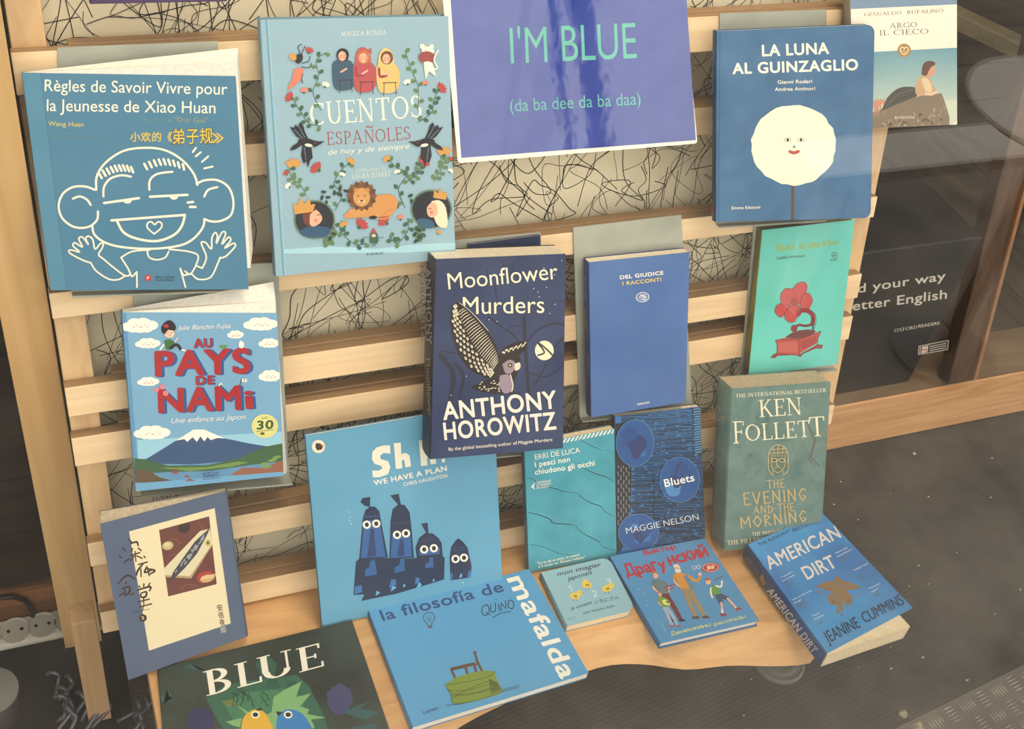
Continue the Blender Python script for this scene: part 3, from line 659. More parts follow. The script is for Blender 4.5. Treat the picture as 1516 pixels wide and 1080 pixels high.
def vine(P, c=G1, k=9, L=13, seed=1, w=2.6):
    r = random.Random(seed); a.s(c, w, P); C = catmull(P, 8)
    for i in range(k):
        j = int((i+.7)/k*(len(C)-2)); x, y = C[j]; dx, dy = C[j+1][0]-x, C[j+1][1]-y; h = math.atan2(dy, dx)+(1 if i % 2 else -1)*r.uniform(.7, 1.2)
        a.s(c, 1.5, (x, y), (x+math.cos(h)*7, y+math.sin(h)*7), sm=0); a.e(c if i % 3 else G2, x+math.cos(h)*14, y+math.sin(h)*14, L*.72, L*.55, math.degrees(h), 10)
def flower(x, y, s, c, ang=-1.57, petals=5):
    for k in range(petals):
        h = ang+(k-(petals-1)/2)*.42; leaf(x, y, h, s, c, .42)
    a.e(G1, x, y, s*.2, n=8)
for P, sd in (([(270, 420), (240, 350), (262, 290), (252, 230), (290, 200)], 1), ([(272, 480), (225, 470), (196, 430), (165, 380)], 2), ([(640, 420), (640, 330), (612, 260), (590, 190)], 3), ([(640, 465), (690, 430), (700, 380), (720, 340)], 4),
              ([(325, 800), (350, 740), (320, 700), (345, 650), (380, 620)], 5), ([(215, 745), (190, 700), (160, 680), (150, 640)], 6), ([(590, 790), (565, 720), (600, 660), (560, 640), (530, 610)], 7),
              ([(600, 690), (640, 660), (650, 620)], 8), ([(700, 690), (730, 640), (745, 600)], 9), ([(350, 840), (345, 880), (400, 930), (440, 925)], 10), ([(600, 830), (600, 880), (560, 925), (530, 900)], 11), ([(325, 870), (300, 900), (300, 930)], 12), ([(640, 850), (650, 890), (640, 900)], 13)):
    vine(P, G1 if sd % 3 else G2, 10, 14, sd)
for x, y, s, c, an in ((160, 375, 30, RED, -2.6), (222, 200, 24, RED, -1.2), (205, 352, 22, PINK, -1.5), (285, 330, 22, W1, -1.2), (600, 320, 22, W1, -1.9), (718, 342, 32, RED, -.6), (668, 322, 18, PINK, -1.6),
                       (165, 640, 42, OR, -1.57), (140, 665, 18, RED, -2), (150, 712, 20, W1, -2.4), (262, 648, 36, RED, -2.4), (378, 622, 26, OR, -1.0), (348, 670, 18, W1, -1.2), (525, 612, 24, OR, -2.2), (650, 625, 36, RED, -.8),
                       (738, 592, 38, OR, -1.57), (765, 612, 18, RED, -1), (562, 660, 18, W1, -1.9), (760, 655, 16, W1, -1), (415, 865, 38, RED, -.9), (360, 862, 24, OR, -2), (520, 850, 36, RED, -2.4), (573, 835, 20, PINK, -1.6), (715, 890, 16, OR, -1.2)):
    flower(x, y, s, c, an)
for x, y, an in ((268, 730, .9), (300, 860, 1.3), (320, 745, -.6), (600, 750, .4), (560, 770, 2.4), (632, 870, 1.4)):
    for k in range(4): leaf(x+math.cos(an)*k*13, y+math.sin(an)*k*13, an+(.9 if k % 2 else -.9), 24, (46, 62, 50), .5)
# three seated women in blue, red and ochre
for x, y, dr, hr, hood in ((352, 205, (58, 84, 104), (38, 38, 46), None), (432, 212, (176, 78, 82), (196, 110, 74), (176, 84, 84)), (520, 215, (214, 182, 112), (110, 66, 44), (218, 190, 120))):
    a.p(dr, [(x-40, y+40), (x-24, y+22), (x+22, y+22), (x+44, y+45), (x+50, y+85), (x+40, y+125), (x+15, y+138), (x-25, y+135), (x-38, y+100)], sm=3)
    if hood: a.p(hood, [(x-34, y+25), (x-28, y-12), (x-8, y-34), (x+18, y-20), (x+28, y+18), (x+10, y+34)], sm=3)
    a.e(hr, x, y+4, 24, 26); a.e((222, 170, 140), x-2, y+8, 15, 19); a.e(PINK, x-10, y+14, 4); a.e(PINK, x+7, y+13, 4)
    a.s(hr, 2, (x-9, y+5), (x-4, y+6), sm=0); a.s(hr, 2, (x+3, y+5), (x+8, y+4), sm=0)
    a.s(dr if not hood else (150, 60, 64), 10, [(x-30, y+45), (x-26, y+75), (x-2, y+72)]); a.s((222, 170, 140), 7, (x-6, y+68), (x+14, y+56), sm=0)
    a.s(BR_, 3, (x-16, y+100), (x+38, y+98), sm=0); a.s(BR_, 2.5, (x-10, y+100), (x-12, y+148), sm=0); a.s(BR_, 2.5, (x+32, y+100), (x+36, y+144), sm=0)
a.p((176, 84, 84), (408, 200), (412, 182), (428, 194)); a.p((176, 84, 84), (440, 194), (460, 182), (462, 204))
# cricket and mouse
a.p((216, 122, 98), [(160, 300), (170, 262), (200, 262), (196, 295), (172, 322), (140, 342)], sm=3); a.e(BK, 186, 222, 14, 20, 20); a.e(OR, 162, 216, 16, 12, 40); a.s(BK, 3, [(190, 200), (182, 178), (196, 168)]); a.s(BK, 3, [(196, 205), (204, 185), (208, 175)])
for P in ([(198, 240), (222, 232), (228, 214)], [(196, 255), (226, 256), (232, 240)], [(200, 280), (196, 300), (200, 316)]): a.s(BK, 3, P)
a.e(W1, 676, 192, 24, 16, 10); a.e(W1, 655, 176, 10); a.e(W1, 690, 176, 9); a.e((150, 72, 70), 672, 218, 32, 24); a.p(W1, [(660, 236), (690, 236), (706, 290), (680, 270), (668, 302)], sm=2); a.s(W1, 5, [(690, 262), (712, 258), (700, 225), (716, 190)]); a.e(BK, 668, 190, 2.4, n=6)
# two magpies
for fx, cx in ((1, 0), (-1, 885)):
    f = lambda x, y: (cx+fx*x, y)
    g = lambda P: [f(*v) for v in P]
    a.p(BK, g([(205, 534), (178, 520), (150, 482), (166, 486), (172, 474), (182, 482), (190, 464), (202, 478), (208, 500), (222, 530)])); a.p(BK, g([(200, 546), (194, 590), (204, 622), (214, 612), (220, 638), (228, 610), (238, 600), (232, 552)]))
    a.p(BK, g([(190, 536), (160, 556), (150, 572), (172, 568), (196, 552)])); a.e(BK, *f(216, 541), 34, 15, 8*fx); a.e(BK, *f(246, 546), 14, 12); a.p(BK, g([(254, 538), (284, 537), (258, 553)])); a.e(W1, *f(222, 552), 15, 6, 10*fx)
    a.s((96, 120, 140), 3, f(168, 492), f(200, 526), sm=0); a.s((96, 120, 140), 3, f(184, 478), f(208, 522), sm=0); a.s((96, 120, 140), 3, f(206, 560), f(212, 608), sm=0); a.e(RED, *f(248, 543), 2.6, n=6)
# lion
a.p((204, 142, 82), [(400, 790), (430, 762), (480, 745), (530, 738), (560, 760), (556, 795), (520, 822), (440, 826), (370, 830), (356, 820), (380, 800)], sm=3)
a.e((112, 74, 48), 424, 745, 54, 52); 
for k in range(16):
    h = k*math.pi/8; leaf(424+38*math.cos(h), 745+38*math.sin(h), h, 22, (92, 60, 40) if k % 2 else (126, 84, 54), .6)
a.e((206, 146, 88), 424, 750, 32, 36); a.e((196, 132, 76), 402, 722, 8); a.e((196, 132, 76), 446, 722, 8); a.e((226, 180, 124), 424, 768, 14, 11); a.p(BK, (416, 760), (432, 760), (424, 769)); a.e(BK, 411, 744, 3, n=8); a.e(BK, 437, 744, 3, n=8); a.s(BK, 1.6, [(412, 776), (424, 772), (436, 776)])
a.s((206, 146, 88), 13, [(380, 800), (400, 812), (440, 806)]); a.s((180, 120, 66), 2.5, [(500, 822), (530, 800), (556, 792)]); a.s((204, 142, 82), 5, [(556, 790), (520, 830), (470, 828)]); leaf(485, 826, 3.1, 36, BK, .4)
# prince and princess medallions
for cx, cy, hair in ((245, 835, (110, 66, 50)), (690, 795, (226, 212, 180))):
    a.ring(G2, 4, cx, cy, 76, 72); a.e((40, 42, 50), cx, cy, 72, 68, n=32)
a.p((50, 82, 112), [(185, 880), (220, 862), (270, 860), (305, 870), (290, 900), (240, 904), (200, 896)], sm=2); a.p((110, 60, 46), [(206, 850), (200, 810), (225, 785), (258, 800), (250, 830), (228, 860)], sm=3); a.p((224, 172, 142), [(228, 815), (250, 798), (268, 815), (274, 832), (264, 850), (240, 862), (226, 850)], sm=2); a.e(PINK, 250, 838, 7)
a.p(OR, (162, 772), (180, 780), (190, 752), (206, 775), (225, 750), (230, 778), (248, 775), (238, 805), (170, 815)); a.s(BK, 2.5, (254, 818), (266, 816), sm=0)
a.p((60, 92, 118), [(632, 840), (650, 830), (690, 838), (700, 862), (660, 868)], sm=2); a.p((228, 214, 184), [(690, 765), (720, 762), (744, 790), (750, 860), (720, 862), (700, 830)], sm=3); a.p((224, 172, 142), [(672, 790), (690, 768), (710, 780), (712, 815), (690, 828), (674, 815)], sm=2); a.e(PINK, 690, 808, 7)
a.p(OR, (696, 752), (700, 722), (714, 736), (722, 712), (734, 736), (750, 728), (744, 760)); a.s(BK, 2.5, (678, 792), (688, 794), sm=0)
a.p(G1, [(455, 900), (462, 880), (476, 880), (488, 900), (484, 925), (458, 925)], sm=2); a.p(RED, (458, 886), (470, 866), (482, 886)); a.e((220, 190, 160), 470, 896, 8, 6)
for x, y in ((470, 935), (500, 905), (440, 905)): a.s(G1, 2, (x-8, y), (x+8, y-3), sm=0)
a.build('cover_print', e)

# --- 3 laminated sign
Q = [(652, -40), (1008, -55), (1032.5, 212.5), (678, 242)]
n = tilt(0, -6); p0 = on_rk((850, -45), .006)
sg = empty('laminated_sign', 'glossy laminated violet blue sign with mint green lettering and a white border', 'sign')
q = [hit(c, n, p0) for c in Q]; m = MB(); m.prism([v+n*.0005 for v in rounded(q, .004, (2, 3))], rounded(q, .004, (2, 3)))
LW = noisy('laminate_white', (226, 220, 206), (232, 226, 214), (1, 1, 1), 2, .05, .12, .6, nscale=30)
LB = noisy('laminate_blue', (50, 66, 146), (56, 73, 154), (1, 1, 1), 2, .04, .12, .7, nscale=30)
for M_ in (LW, LB):
    b = M_.node_tree.nodes['Principled BSDF']; b.inputs['Coat Weight'].default_value = 1; b.inputs['Coat Roughness'].default_value = .02
m.build('white_sheet', LW, sg)
MATS['lam_blue'] = LB; MATS['lam_green'] = noisy('laminate_green', (98, 178, 160), (104, 184, 166), (1, 1, 1), 2, .04, .12, .7, nscale=30)
a = Art(n, p0, (660, 0, 2.8425)); a.quad = Q
a.p('lam_blue', (10, -150), (1002, -165), (1052, 590), (65, 665))
a.t('lam_green', "I'M BLUE", 274, 268, 804, 245, 150, -.004); a.t('lam_green', '(da ba dee da ba daa)', 272, 470, 820, 440, 52, -.004)
a.build('printed_panel', sg)

# --- 4 moon on a leash
Q = [(1061, 46), (1295, 36.5), (1289, 323), (1059.5, 328.6)]
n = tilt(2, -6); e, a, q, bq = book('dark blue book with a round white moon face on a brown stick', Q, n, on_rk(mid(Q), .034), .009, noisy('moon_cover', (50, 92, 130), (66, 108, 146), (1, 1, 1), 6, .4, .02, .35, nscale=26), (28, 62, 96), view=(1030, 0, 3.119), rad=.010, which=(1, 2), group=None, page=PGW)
P_clip(a)
a.s((36, 82, 124), 4, (112, 145), (104, 1022), sm=0)
a.t(W1, 'LA LUNA', 308, 259, 614, 247, 50, .035); a.t(W1, 'AL GUINZAGLIO', 172, 341, 748, 322, 48, .035)
a.t(W1, 'Gianni Rodari', 378, 387, 537, 383, 16, .012); a.t(W1, 'Andrea Antinori', 365, 420, 550, 416, 16, .012); a.t(W1, 'Emme Edizioni', 166, 967, 297, 963, 13, .012)
a.s((84, 68, 60), 13, (449, 850), (448, 1019), sm=0)
r = random.Random(4); a.p((238, 226, 200), [(451+(196+r.uniform(-5, 5))*math.cos(k*math.pi/22), 670+(186+r.uniform(-4, 4))*math.sin(k*math.pi/22)) for k in range(44)])
for x in (423, 484):
    a.e((120, 110, 96), x, 646, 17, 9); a.e((238, 230, 208), x, 646, 14, 7); a.e((40, 36, 34), x+1, 646, 6, 7)
a.p((104, 130, 120), (454, 668), (463, 683), (445, 683)); a.s((176, 56, 50), 15, [(434, 700), (453, 706), (473, 699)])
a.build('cover_print', e)
s = spine_art(q, n, (1030, 0, 3.119)); s.t((150, 165, 175), 'LA LUNA AL GUINZAGLIO', 82, 215, 82, 430, 8, .01); s.t((130, 150, 165), 'Rodari Antinori', 82, 500, 82, 620, 7, .01); s.e((150, 50, 60), 84, 968, 5, 22); s.build('spine_print', e)

# --- 5 painting of a woman lying on a rock
Q = [(1257, -60), (1416.5, -66), (1417, 184.5), (1264, 191)]
n = tilt(0, -6); e, a, q, bq = book('cream paperback with a painting of a woman lying on a rock by the sea', Q, n, on_rk((1300, 10), .020), .014, (228, 218, 200), (128, 116, 98), view=(1030, 0, 3.119), rad=.005, which=(2,), group=None)
P_clip(a)
a.p((112, 136, 160), (700, -210), (1210, -215), (1207, 20), (712, 42))
IK = (74, 66, 58)
a.t(IK, 'GESUALDO', 778, 75, 950, 66, 16, font='serif', wt=.7); a.t(IK, 'BUFALINO', 975, 65, 1143, 56, 16, font='serif', wt=.7); a.t(IK, 'ARGO', 895, 131, 1022, 125, 24, font='serif', wt=.6); a.t(IK, 'IL CIECO', 848, 164, 1074, 156, 24, font='serif', wt=.6)
for k in range(20): f_ = k/19; a.p(tuple(int(u+(v-u)*f_) for u, v in zip((104, 146, 158), (192, 196, 178))), (815, 240+k*15.5), (1208, 220+k*15.5), (1208, 300+k*15.5), (815, 320+k*15.5))
a.p((190, 196, 176), (815, 480), (1208, 460), (1208, 590), (815, 600))
a.p((120, 104, 86), [(810, 520), (870, 505), (930, 480), (1000, 450), (1060, 440), (1135, 430), (1150, 470), (1172, 545), (1170, 583), (1000, 592), (810, 598)])
r = random.Random(8)
for k in range(70):
    x, y = r.uniform(850, 1150), r.uniform(465, 580)
    if y < 560-(x-850)*.3: continue
    a.p(r.choice(((92, 76, 62), (150, 132, 108), (166, 146, 120), (74, 60, 50))), (x, y), (x+r.uniform(6, 16), y+r.uniform(2, 10)), (x+r.uniform(-6, 8), y+r.uniform(12, 26)))
for k in range(24): x = r.uniform(815, 880); a.s(r.choice(((150, 110, 84), (120, 130, 90), (190, 120, 100))), 2, (x, 520+r.uniform(-4, 30)), (x+r.uniform(-10, 14), 440+r.uniform(0, 50)), sm=0)
a.p((70, 68, 62), [(862, 500), (885, 450), (930, 410), (980, 400), (1020, 408), (1025, 440), (980, 460), (920, 485), (850, 515)], sm=3)
a.s((96, 94, 84), 3, [(880, 490), (930, 440), (1000, 415)]); a.s((50, 48, 46), 3, [(900, 490), (950, 455), (1010, 435)])
a.p((186, 148, 116), [(1012, 400), (1025, 365), (1050, 350), (1080, 362), (1098, 400), (1110, 432), (1070, 440), (1020, 440)], sm=3); a.p((206, 182, 146), [(1040, 365), (1062, 358), (1085, 385), (1090, 425), (1060, 420)], sm=2)
a.s((214, 180, 150), 12, [(1060, 432), (1085, 436), (1108, 426)]); a.p((196, 140, 112), [(1056, 345), (1066, 310), (1096, 300), (1106, 320), (1100, 345), (1082, 352), (1078, 365)], sm=2); a.p((86, 56, 42), [(1042, 345), (1046, 305), (1062, 285), (1092, 282), (1106, 296), (1086, 310), (1074, 330), (1064, 350)], sm=3)
a.p((196, 130, 104), [(818, 470), (858, 458), (866, 475), (835, 500), (818, 498)], sm=2)
a.e((158, 122, 66), 962, 232, 31); a.ring((236, 226, 200), 3, 953, 227, 9, a0=150, a1=370); a.ring((236, 226, 200), 3, 971, 227, 9, a0=170, a1=390); a.s((236, 226, 200), 3, [(944, 228), (948, 242), (962, 252), (977, 241), (981, 226)]); a.s((236, 226, 200), 2.5, (955, 235), (969, 243), sm=0)
a.t((232, 222, 200), 'BOMPIANI', 918, 550, 1010, 547, 13, font='serif', wt=.7)
a.p((226, 216, 198), (1180, 575), (1207, 555), (1204, 580), (1190, 584))
a.build('cover_print', e)

# --- 6 mountain book
Q = [(180.6, 463), (410, 464), (420, 704.8), (200.8, 728)]
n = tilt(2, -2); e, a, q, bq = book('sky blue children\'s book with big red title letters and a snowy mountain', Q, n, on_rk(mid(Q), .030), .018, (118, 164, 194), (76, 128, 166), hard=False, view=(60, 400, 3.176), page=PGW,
    pq=[(182, 462.5), (408, 446), (419, 703), (202, 726)], bq=[(178.5, 458), (406.5, 434.5), (426, 700), (203, 724)], group=None)
P_clip(a)
a.p((94, 146, 182), (384, 203), (398, 203), (462, 1040), (448, 1042)); a.s((66, 128, 172), 2, (400, 205), (464, 1038), sm=0)
CW = (240, 230, 218)
def cloud(x, y, w_, h_, face=1):
    for dx, dy, r_ in ((-.35, .1, .2), (-.15, -.15, .22), (.1, -.18, .22), (.32, 0, .22), (0, .12, .26), (-.2, .22, .18), (.2, .22, .18)): a.e(CW, x+dx*w_, y+dy*h_, r_*w_, r_*h_*1.5)
    if face:
        a.e((90, 60, 60), x-.1*w_, y, 2.2, n=6); a.e((90, 60, 60), x+.14*w_, y-2, 2.2, n=6); a.s((150, 70, 70), 2, [(x-.04*w_, y+6), (x+.02*w_, y+9), (x+.08*w_, y+5)]); a.e((234, 170, 160), x-.18*w_, y+8, 5, 3); a.e((234, 170, 160), x+.22*w_, y+6, 5, 3)
for c_ in ((467, 260, 160, 70), (505, 344, 110, 48), (1035, 253, 150, 62), (917, 303, 72, 38), (1075, 343, 92, 44), (1080, 497, 100, 54), (507, 524, 96, 42), (525, 764, 160, 66)): cloud(*c_)
a.p((150, 196, 214), [(455, 800), (1136, 760), (1140, 830), (458, 890)])
a.p((58, 84, 120), [(470, 905), (560, 850), (640, 800), (735, 750), (770, 752), (860, 790), (980, 815), (1070, 830), (1000, 880), (780, 915), (560, 912)])
a.p(CW, [(636, 802), (680, 775), (720, 750), (770, 750), (810, 768), (868, 792), (830, 790), (800, 800), (785, 785), (770, 806), (752, 782), (735, 808), (715, 786), (690, 808), (676, 795)])
a.p((96, 142, 176), [(440, 935), (1142, 880), (1143, 965), (450, 1030)])
a.p((64, 96, 66), [(440, 885), (490, 890), (600, 920), (780, 918), (920, 890), (1060, 830), (1138, 815), (1142, 900), (1000, 915), (800, 945), (600, 950), (440, 960)])
a.p((110, 140, 76), [(560, 930), (780, 926), (930, 900), (980, 905), (900, 925), (700, 946)])
a.p((96, 78, 60), [(442, 930), (520, 950), (560, 975), (618, 990), (560, 998), (446, 1000)]); a.p((146, 94, 74), [(890, 965), (950, 930), (1040, 930), (1140, 895), (1142, 950), (1050, 962)])
a.p((110, 160, 196), (446, 1004), (1143, 948), (1143, 970), (448, 1042))
for x, y in ((1050, 912), (1090, 895), (1065, 925), (1110, 880)): a.e((120, 150, 84), x, y, 22, 7, -12)
for x, y, s_ in ((634, 952, 22), (690, 968, 18), (703, 986, 26)): a.p((140, 84, 70), (x-s_, y+6), (x-4, y-6), (x+s_, y+6))
a.s((170, 56, 48), 4, (622, 938), (648, 936), sm=0); a.s((170, 56, 48), 3, (626, 938), (626, 955), sm=0); a.s((170, 56, 48), 3, (644, 937), (644, 954), sm=0)
RD, BL2 = (166, 40, 44), (44, 84, 140)
for dx, dy, c_ in ((14, 3, BL2), (8, 2, BL2), (0, 0, RD)):
    B_ = .045 if c_ == RD else .045
    a.t(c_, 'AU', 722+dx*.5, 364+dy, 806+dx*.5, 360+dy, 40, .05); a.t(c_, 'PAYS', 545+dx, 496+dy, 982+dx, 480+dy, 110, B_); a.t(c_, 'DE', 733+dx*.5, 538+dy, 815+dx*.5, 534+dy, 38, .05); a.t(c_, 'NAM', 560+dx, 668+dy, 938+dx, 652+dy, 106, B_)
    a.t(c_, 'i', 966+dx, 650+dy, 1000+dx, 647+dy, 84, .03)
a.t(CW, 'Julie Blanchin Fujita', 645, 282, 892, 272, 22, -.004, .35); a.t(CW, 'Une enfance au Japon', 612, 720, 960, 700, 24, -.004, .35)
a.e((222, 214, 140), 1054, 733, 62, 56, n=30); a.ring((196, 186, 104), 2, 1054, 733, 52, 47); a.t((66, 92, 50), '30', 1018, 748, 1092, 744, 38, .045, .1); a.t((66, 92, 50), 'AVEC', 1040, 702, 1070, 697, 8, .03); a.t((66, 92, 50), 'ANS DE RECETTES', 1014, 762, 1094, 754, 7, .02); a.e((66, 92, 50), 1043, 768, 11, 6)
a.t((40, 60, 90), 'hikari', 770, 975, 832, 968, 18, .0); a.s((40, 60, 90), 2, [(762, 955), (840, 948), (842, 976), (764, 984), (762, 955)], sm=0)
# little figure sitting on the letters
a.p((58, 108, 60), [(582, 330), (612, 325), (630, 345), (622, 370), (590, 372)], sm=2); a.e((232, 190, 160), 606, 298, 24, 20); a.p((40, 34, 36), [(570, 290), (568, 265), (590, 240), (612, 236), (636, 262), (630, 284), (600, 280), (585, 300)], sm=2); a.e((180, 50, 54), 590, 262, 12, 8)
a.s((40, 34, 36), 14, [(610, 365), (640, 350), (660, 372)]); a.s((240, 232, 220), 7, (664, 374), (680, 378), sm=0); a.s((232, 190, 160), 6, (632, 336), (644, 318), sm=0); a.s((240, 232, 220), 8, (580, 350), (562, 372), sm=0); a.e((170, 50, 50), 607, 306, 3, n=6); a.e((40, 34, 36), 598, 296, 2.5, n=6); a.e((40, 34, 36), 615, 294, 2.5, n=6)
a.p((90, 140, 80), [(838, 354), (880, 352), (868, 368), (848, 368)]); a.e(CW, 944, 350, 13, 17); a.p(CW, (934, 340), (938, 328), (944, 338)); a.s((40, 34, 36), 3, (945, 512), (936, 545), sm=0); a.p(CW, (948, 510), (972, 512), (968, 526), (945, 524)); a.e((180, 50, 50), 958, 517, 4, n=8); a.p(CW, (836, 545), (848, 526), (858, 542)); a.p((40, 34, 36), (842, 545), (848, 536), (856, 544))
for x, y in ((545, 562), (572, 548), (588, 578)):
    for k in range(5): a.e((222, 130, 140), x+8*math.cos(k*1.256), y+8*math.sin(k*1.256), 6, n=8)
a.build('cover_print', e)

# --- 7 japanese book with a fish
Q = [(148, 776.5), (334, 727.5), (366, 942.7), (190, 1007.8)]
n = tilt(-3, -3); p0 = on_z((220, 995), ZB+.010); e, a, q, bq = book('dusty blue book with a cream panel, brush lettering and a silver fish picture', Q, n, p0, .017, (84, 96, 120), (84, 96, 120), view=(0, 700, 2.8425), page=PGG, spine_side=1,
    pq=[(149, 776), (333, 727), (365, 942), (191, 1006)], bq=[(147.5, 757), (334, 722), (366, 938), (190, 996)], group=None, rough=.6)
P_clip(a)
CR = (226, 210, 172)
a.p(CR, (543, 248), (903, 150), (971, 635), (627, 750))
a.p((104, 60, 54), (669, 242), (880, 184), (912, 470), (708, 522))
for P in ([(690, 300), (730, 280), (760, 300)], [(720, 350), (760, 340)], [(830, 210), (850, 230), (845, 250)], [(760, 490), (790, 470), (830, 480)]): a.s((130, 80, 70), 4, P)
a.p((58, 44, 44), [(752, 222), (795, 212), (800, 240), (780, 256), (752, 248)]); a.e((188, 170, 120), 706, 308, 24, 18, -15); a.e((210, 196, 150), 704, 304, 14, 9, -15)
a.p((216, 202, 166), (690, 404), (842, 246), (884, 236), (893, 300), (800, 440), (694, 432)); a.p((170, 150, 112), (694, 432), (800, 436), (893, 300), (893, 308), (804, 446), (694, 440))
a.p((66, 66, 76), [(710, 468), (728, 420), (770, 360), (820, 290), (868, 246), (884, 232), (872, 262), (830, 340), (780, 400), (740, 440)]); r = random.Random(2)
for k in range(40):
    f = r.random(); x = 730+f*125; y = 432-f*165+r.uniform(-14, 14)*(1-abs(f-.5)); a.p((150, 150, 156), (x, y), (x+8, y-8), (x+10, y-3), (x+3, y+5))
a.e((196, 178, 110), 875, 296, 13, 15); a.e((104, 90, 60), 875, 296, 6, 7); a.e((168, 62, 54), 865, 440, 38, 24, -15); a.e((196, 160, 112), 872, 446, 30, 16, -15)
for k in range(12): a.s((226, 196, 150), 3, (845+k*5, 452-k), (850+k*5, 438-k), sm=0)
INK = (66, 50, 40)
def br(*P, w=9): a.s(INK, w, list(P), sm=4, taper=.35)
# brush characters
br((540, 280), (556, 294)); br((514, 318), (530, 330)); br((500, 350), (512, 360)); br((520, 380), (544, 362)); br((548, 300), (575, 292), (582, 310)); br((558, 318), (552, 334)); br((580, 316), (596, 330)); br((548, 350), (590, 336)); br((568, 330), (572, 376), w=8); br((566, 350), (548, 372)); br((574, 350), (600, 362)); br((604, 350), (612, 360))
br((580, 388), (622, 376)); br((602, 384), (580, 412), (574, 434)); br((592, 404), (594, 440)); br((620, 394), (608, 420), (640, 410)); br((612, 404), (652, 412), (630, 428)); br((620, 400), (628, 436))
br((495, 470), (525, 438), (545, 434), (570, 450)); br((530, 460), (530, 470)); br((512, 490), (545, 480), (540, 510), (520, 514)); br((524, 490), (528, 520)); br((545, 515), (565, 508)); br((500, 520), (520, 505))
br((606, 466), (604, 482)); br((584, 476), (590, 486)); br((632, 464), (622, 480)); br((576, 496), (632, 480), (628, 500)); br((592, 508), (616, 502), (612, 522), (594, 524), (592, 508)); br((580, 545), (630, 532)); br((604, 524), (604, 548)); br((586, 566), (640, 552)); br((606, 548), (600, 580), w=7)
a.s(INK, 2, (565, 588), (630, 574), sm=0); a.e(INK, 602, 612, 16); a.t(CR, '2', 597, 618, 607, 616, 12, .03)
for k, ch in enumerate('安倍夜郎'): a.t(INK if k < 3 else (190, 186, 180), ch, 916+k*5, 582+k*31, 938+k*5, 577+k*31, 20, .015)
a.build('cover_print', e)

# --- 8 owl thriller, with a thin navy book behind
n = tilt(2, -2); QB = [(694, 362), (800, 348.5), (806, 650), (690, 660)]
e, a, q, bq = book('thin navy book whose top edge peeks out above the owl book', QB, N0, on_rk((750, 355), .008), .004, (44, 54, 84), group=None)
Q = [(645, 384), (837.3, 376), (833.5, 664), (637, 680.5)]
n = tilt(2, -5); e, a, q, bq = book('thick navy paperback with an owl in flight beside a small yellow moon', Q, n, on_rk(mid(Q), .058), .034, noisy('owl_cover', (36, 48, 82), (52, 65, 102), (1, 1, 1), 6, .4, .02, .35, nscale=16), noisy('owl_spine', (34, 34, 46), (52, 50, 60), nscale=30), view=(620, 350, 3.175), group=None, page=PG)
P_clip(a)
CM = (238, 226, 190)
DK = (42, 42, 60)
for P, w_ in (([(520, 800), (510, 650), (500, 500), (495, 380)], 16), ([(505, 560), (450, 470), (380, 420), (330, 380)], 8), ([(505, 500), (560, 440), (640, 410), (688, 420)], 9), ([(500, 430), (450, 420), (400, 450)], 5), ([(515, 640), (600, 660), (688, 600)], 7), ([(540, 700), (580, 640), (640, 520), (688, 470)], 7), ([(100, 560), (160, 640), (150, 760), (130, 840)], 22), ([(170, 600), (210, 660), (190, 760)], 14),
              ([(100, 540), (200, 560), (240, 620)], 6), ([(380, 330), (360, 240), (400, 150), (380, 110)], 5), ([(370, 260), (330, 200), (320, 150)], 4), ([(390, 220), (430, 180), (440, 130)], 4), ([(620, 330), (640, 300), (688, 310)], 4)): a.s(DK, w_, P)
a.t(CM, 'Moonflower', 140, 250, 655, 200, 76, -.002); a.t(CM, 'Murders', 208, 366, 590, 360, 80, .0)
a.e(CM, 590, 537, 44, 46, n=28); a.s((60, 54, 60), 8, [(560, 560), (590, 545), (560, 500), (610, 540), (640, 575)])
for k in range(14): x, y = ((672, 115), (588, 150), (540, 246), (638, 180), (566, 285), (615, 363), (330, 392), (368, 400), (224, 658), (152, 748), (180, 470), (600, 240), (560, 262), (640, 320))[k]; a.e(CM, x, y, 2.6, n=6)
OW = (40, 32, 32); CO = (226, 212, 184)
a.p(OW, [(155, 330), (185, 308), (230, 340), (290, 400), (340, 470), (372, 540), (385, 580), (372, 640), (340, 672), (290, 655), (230, 620), (185, 550), (160, 480), (148, 400)], sm=2)
r = random.Random(6)
def lerpP(P, f):
    f = min(max(f, 0), .999)*(len(P)-1); k = int(f); f -= k; return P[k][0]+(P[k+1][0]-P[k][0])*f, P[k][1]+(P[k+1][1]-P[k][1])*f
LW_ = [(166, 322), (154, 400), (166, 480), (192, 552), (236, 618), (292, 650), (340, 664)]; RW_ = [(186, 312), (232, 346), (282, 396), (322, 442), (352, 492), (374, 545), (378, 600)]
for i_ in range(20):
    f = (i_+.5)/20; (x0, y0), (x1, y1) = lerpP(LW_, f), lerpP(RW_, f)
    for g_ in ((.07, .2, .33) if i_ % 2 else (.13, .26, .39)):
        x, y = x0+(x1-x0)*g_, y0+(y1-y0)*g_; a.e(CO, x, y, 8.5, 5.2, 62, 10); a.e(OW, x-1, y-2, 3.2, 2, 62, 6)
for i_ in range(26):
    f = .12+.86*i_/26; (x0, y0), (x1, y1) = lerpP(LW_, f), lerpP(RW_, f)
    a.s(CO, 3.6, [(x0+(x1-x0)*.46, y0+(y1-y0)*.46), (x0+(x1-x0)*.7, y0+(y1-y0)*.7-3), (x0+(x1-x0)*.93, y0+(y1-y0)*.93)], taper=.4)
a.s(CO, 2.5, [(190, 312), (235, 346), (286, 398), (326, 444)])
a.p(OW, [(380, 560), (400, 525), (450, 500), (508, 492), (500, 530), (470, 560), (480, 600), (440, 700), (430, 738), (360, 742), (300, 730), (262, 720), (250, 706), (310, 680), (350, 650), (370, 600)], sm=2)
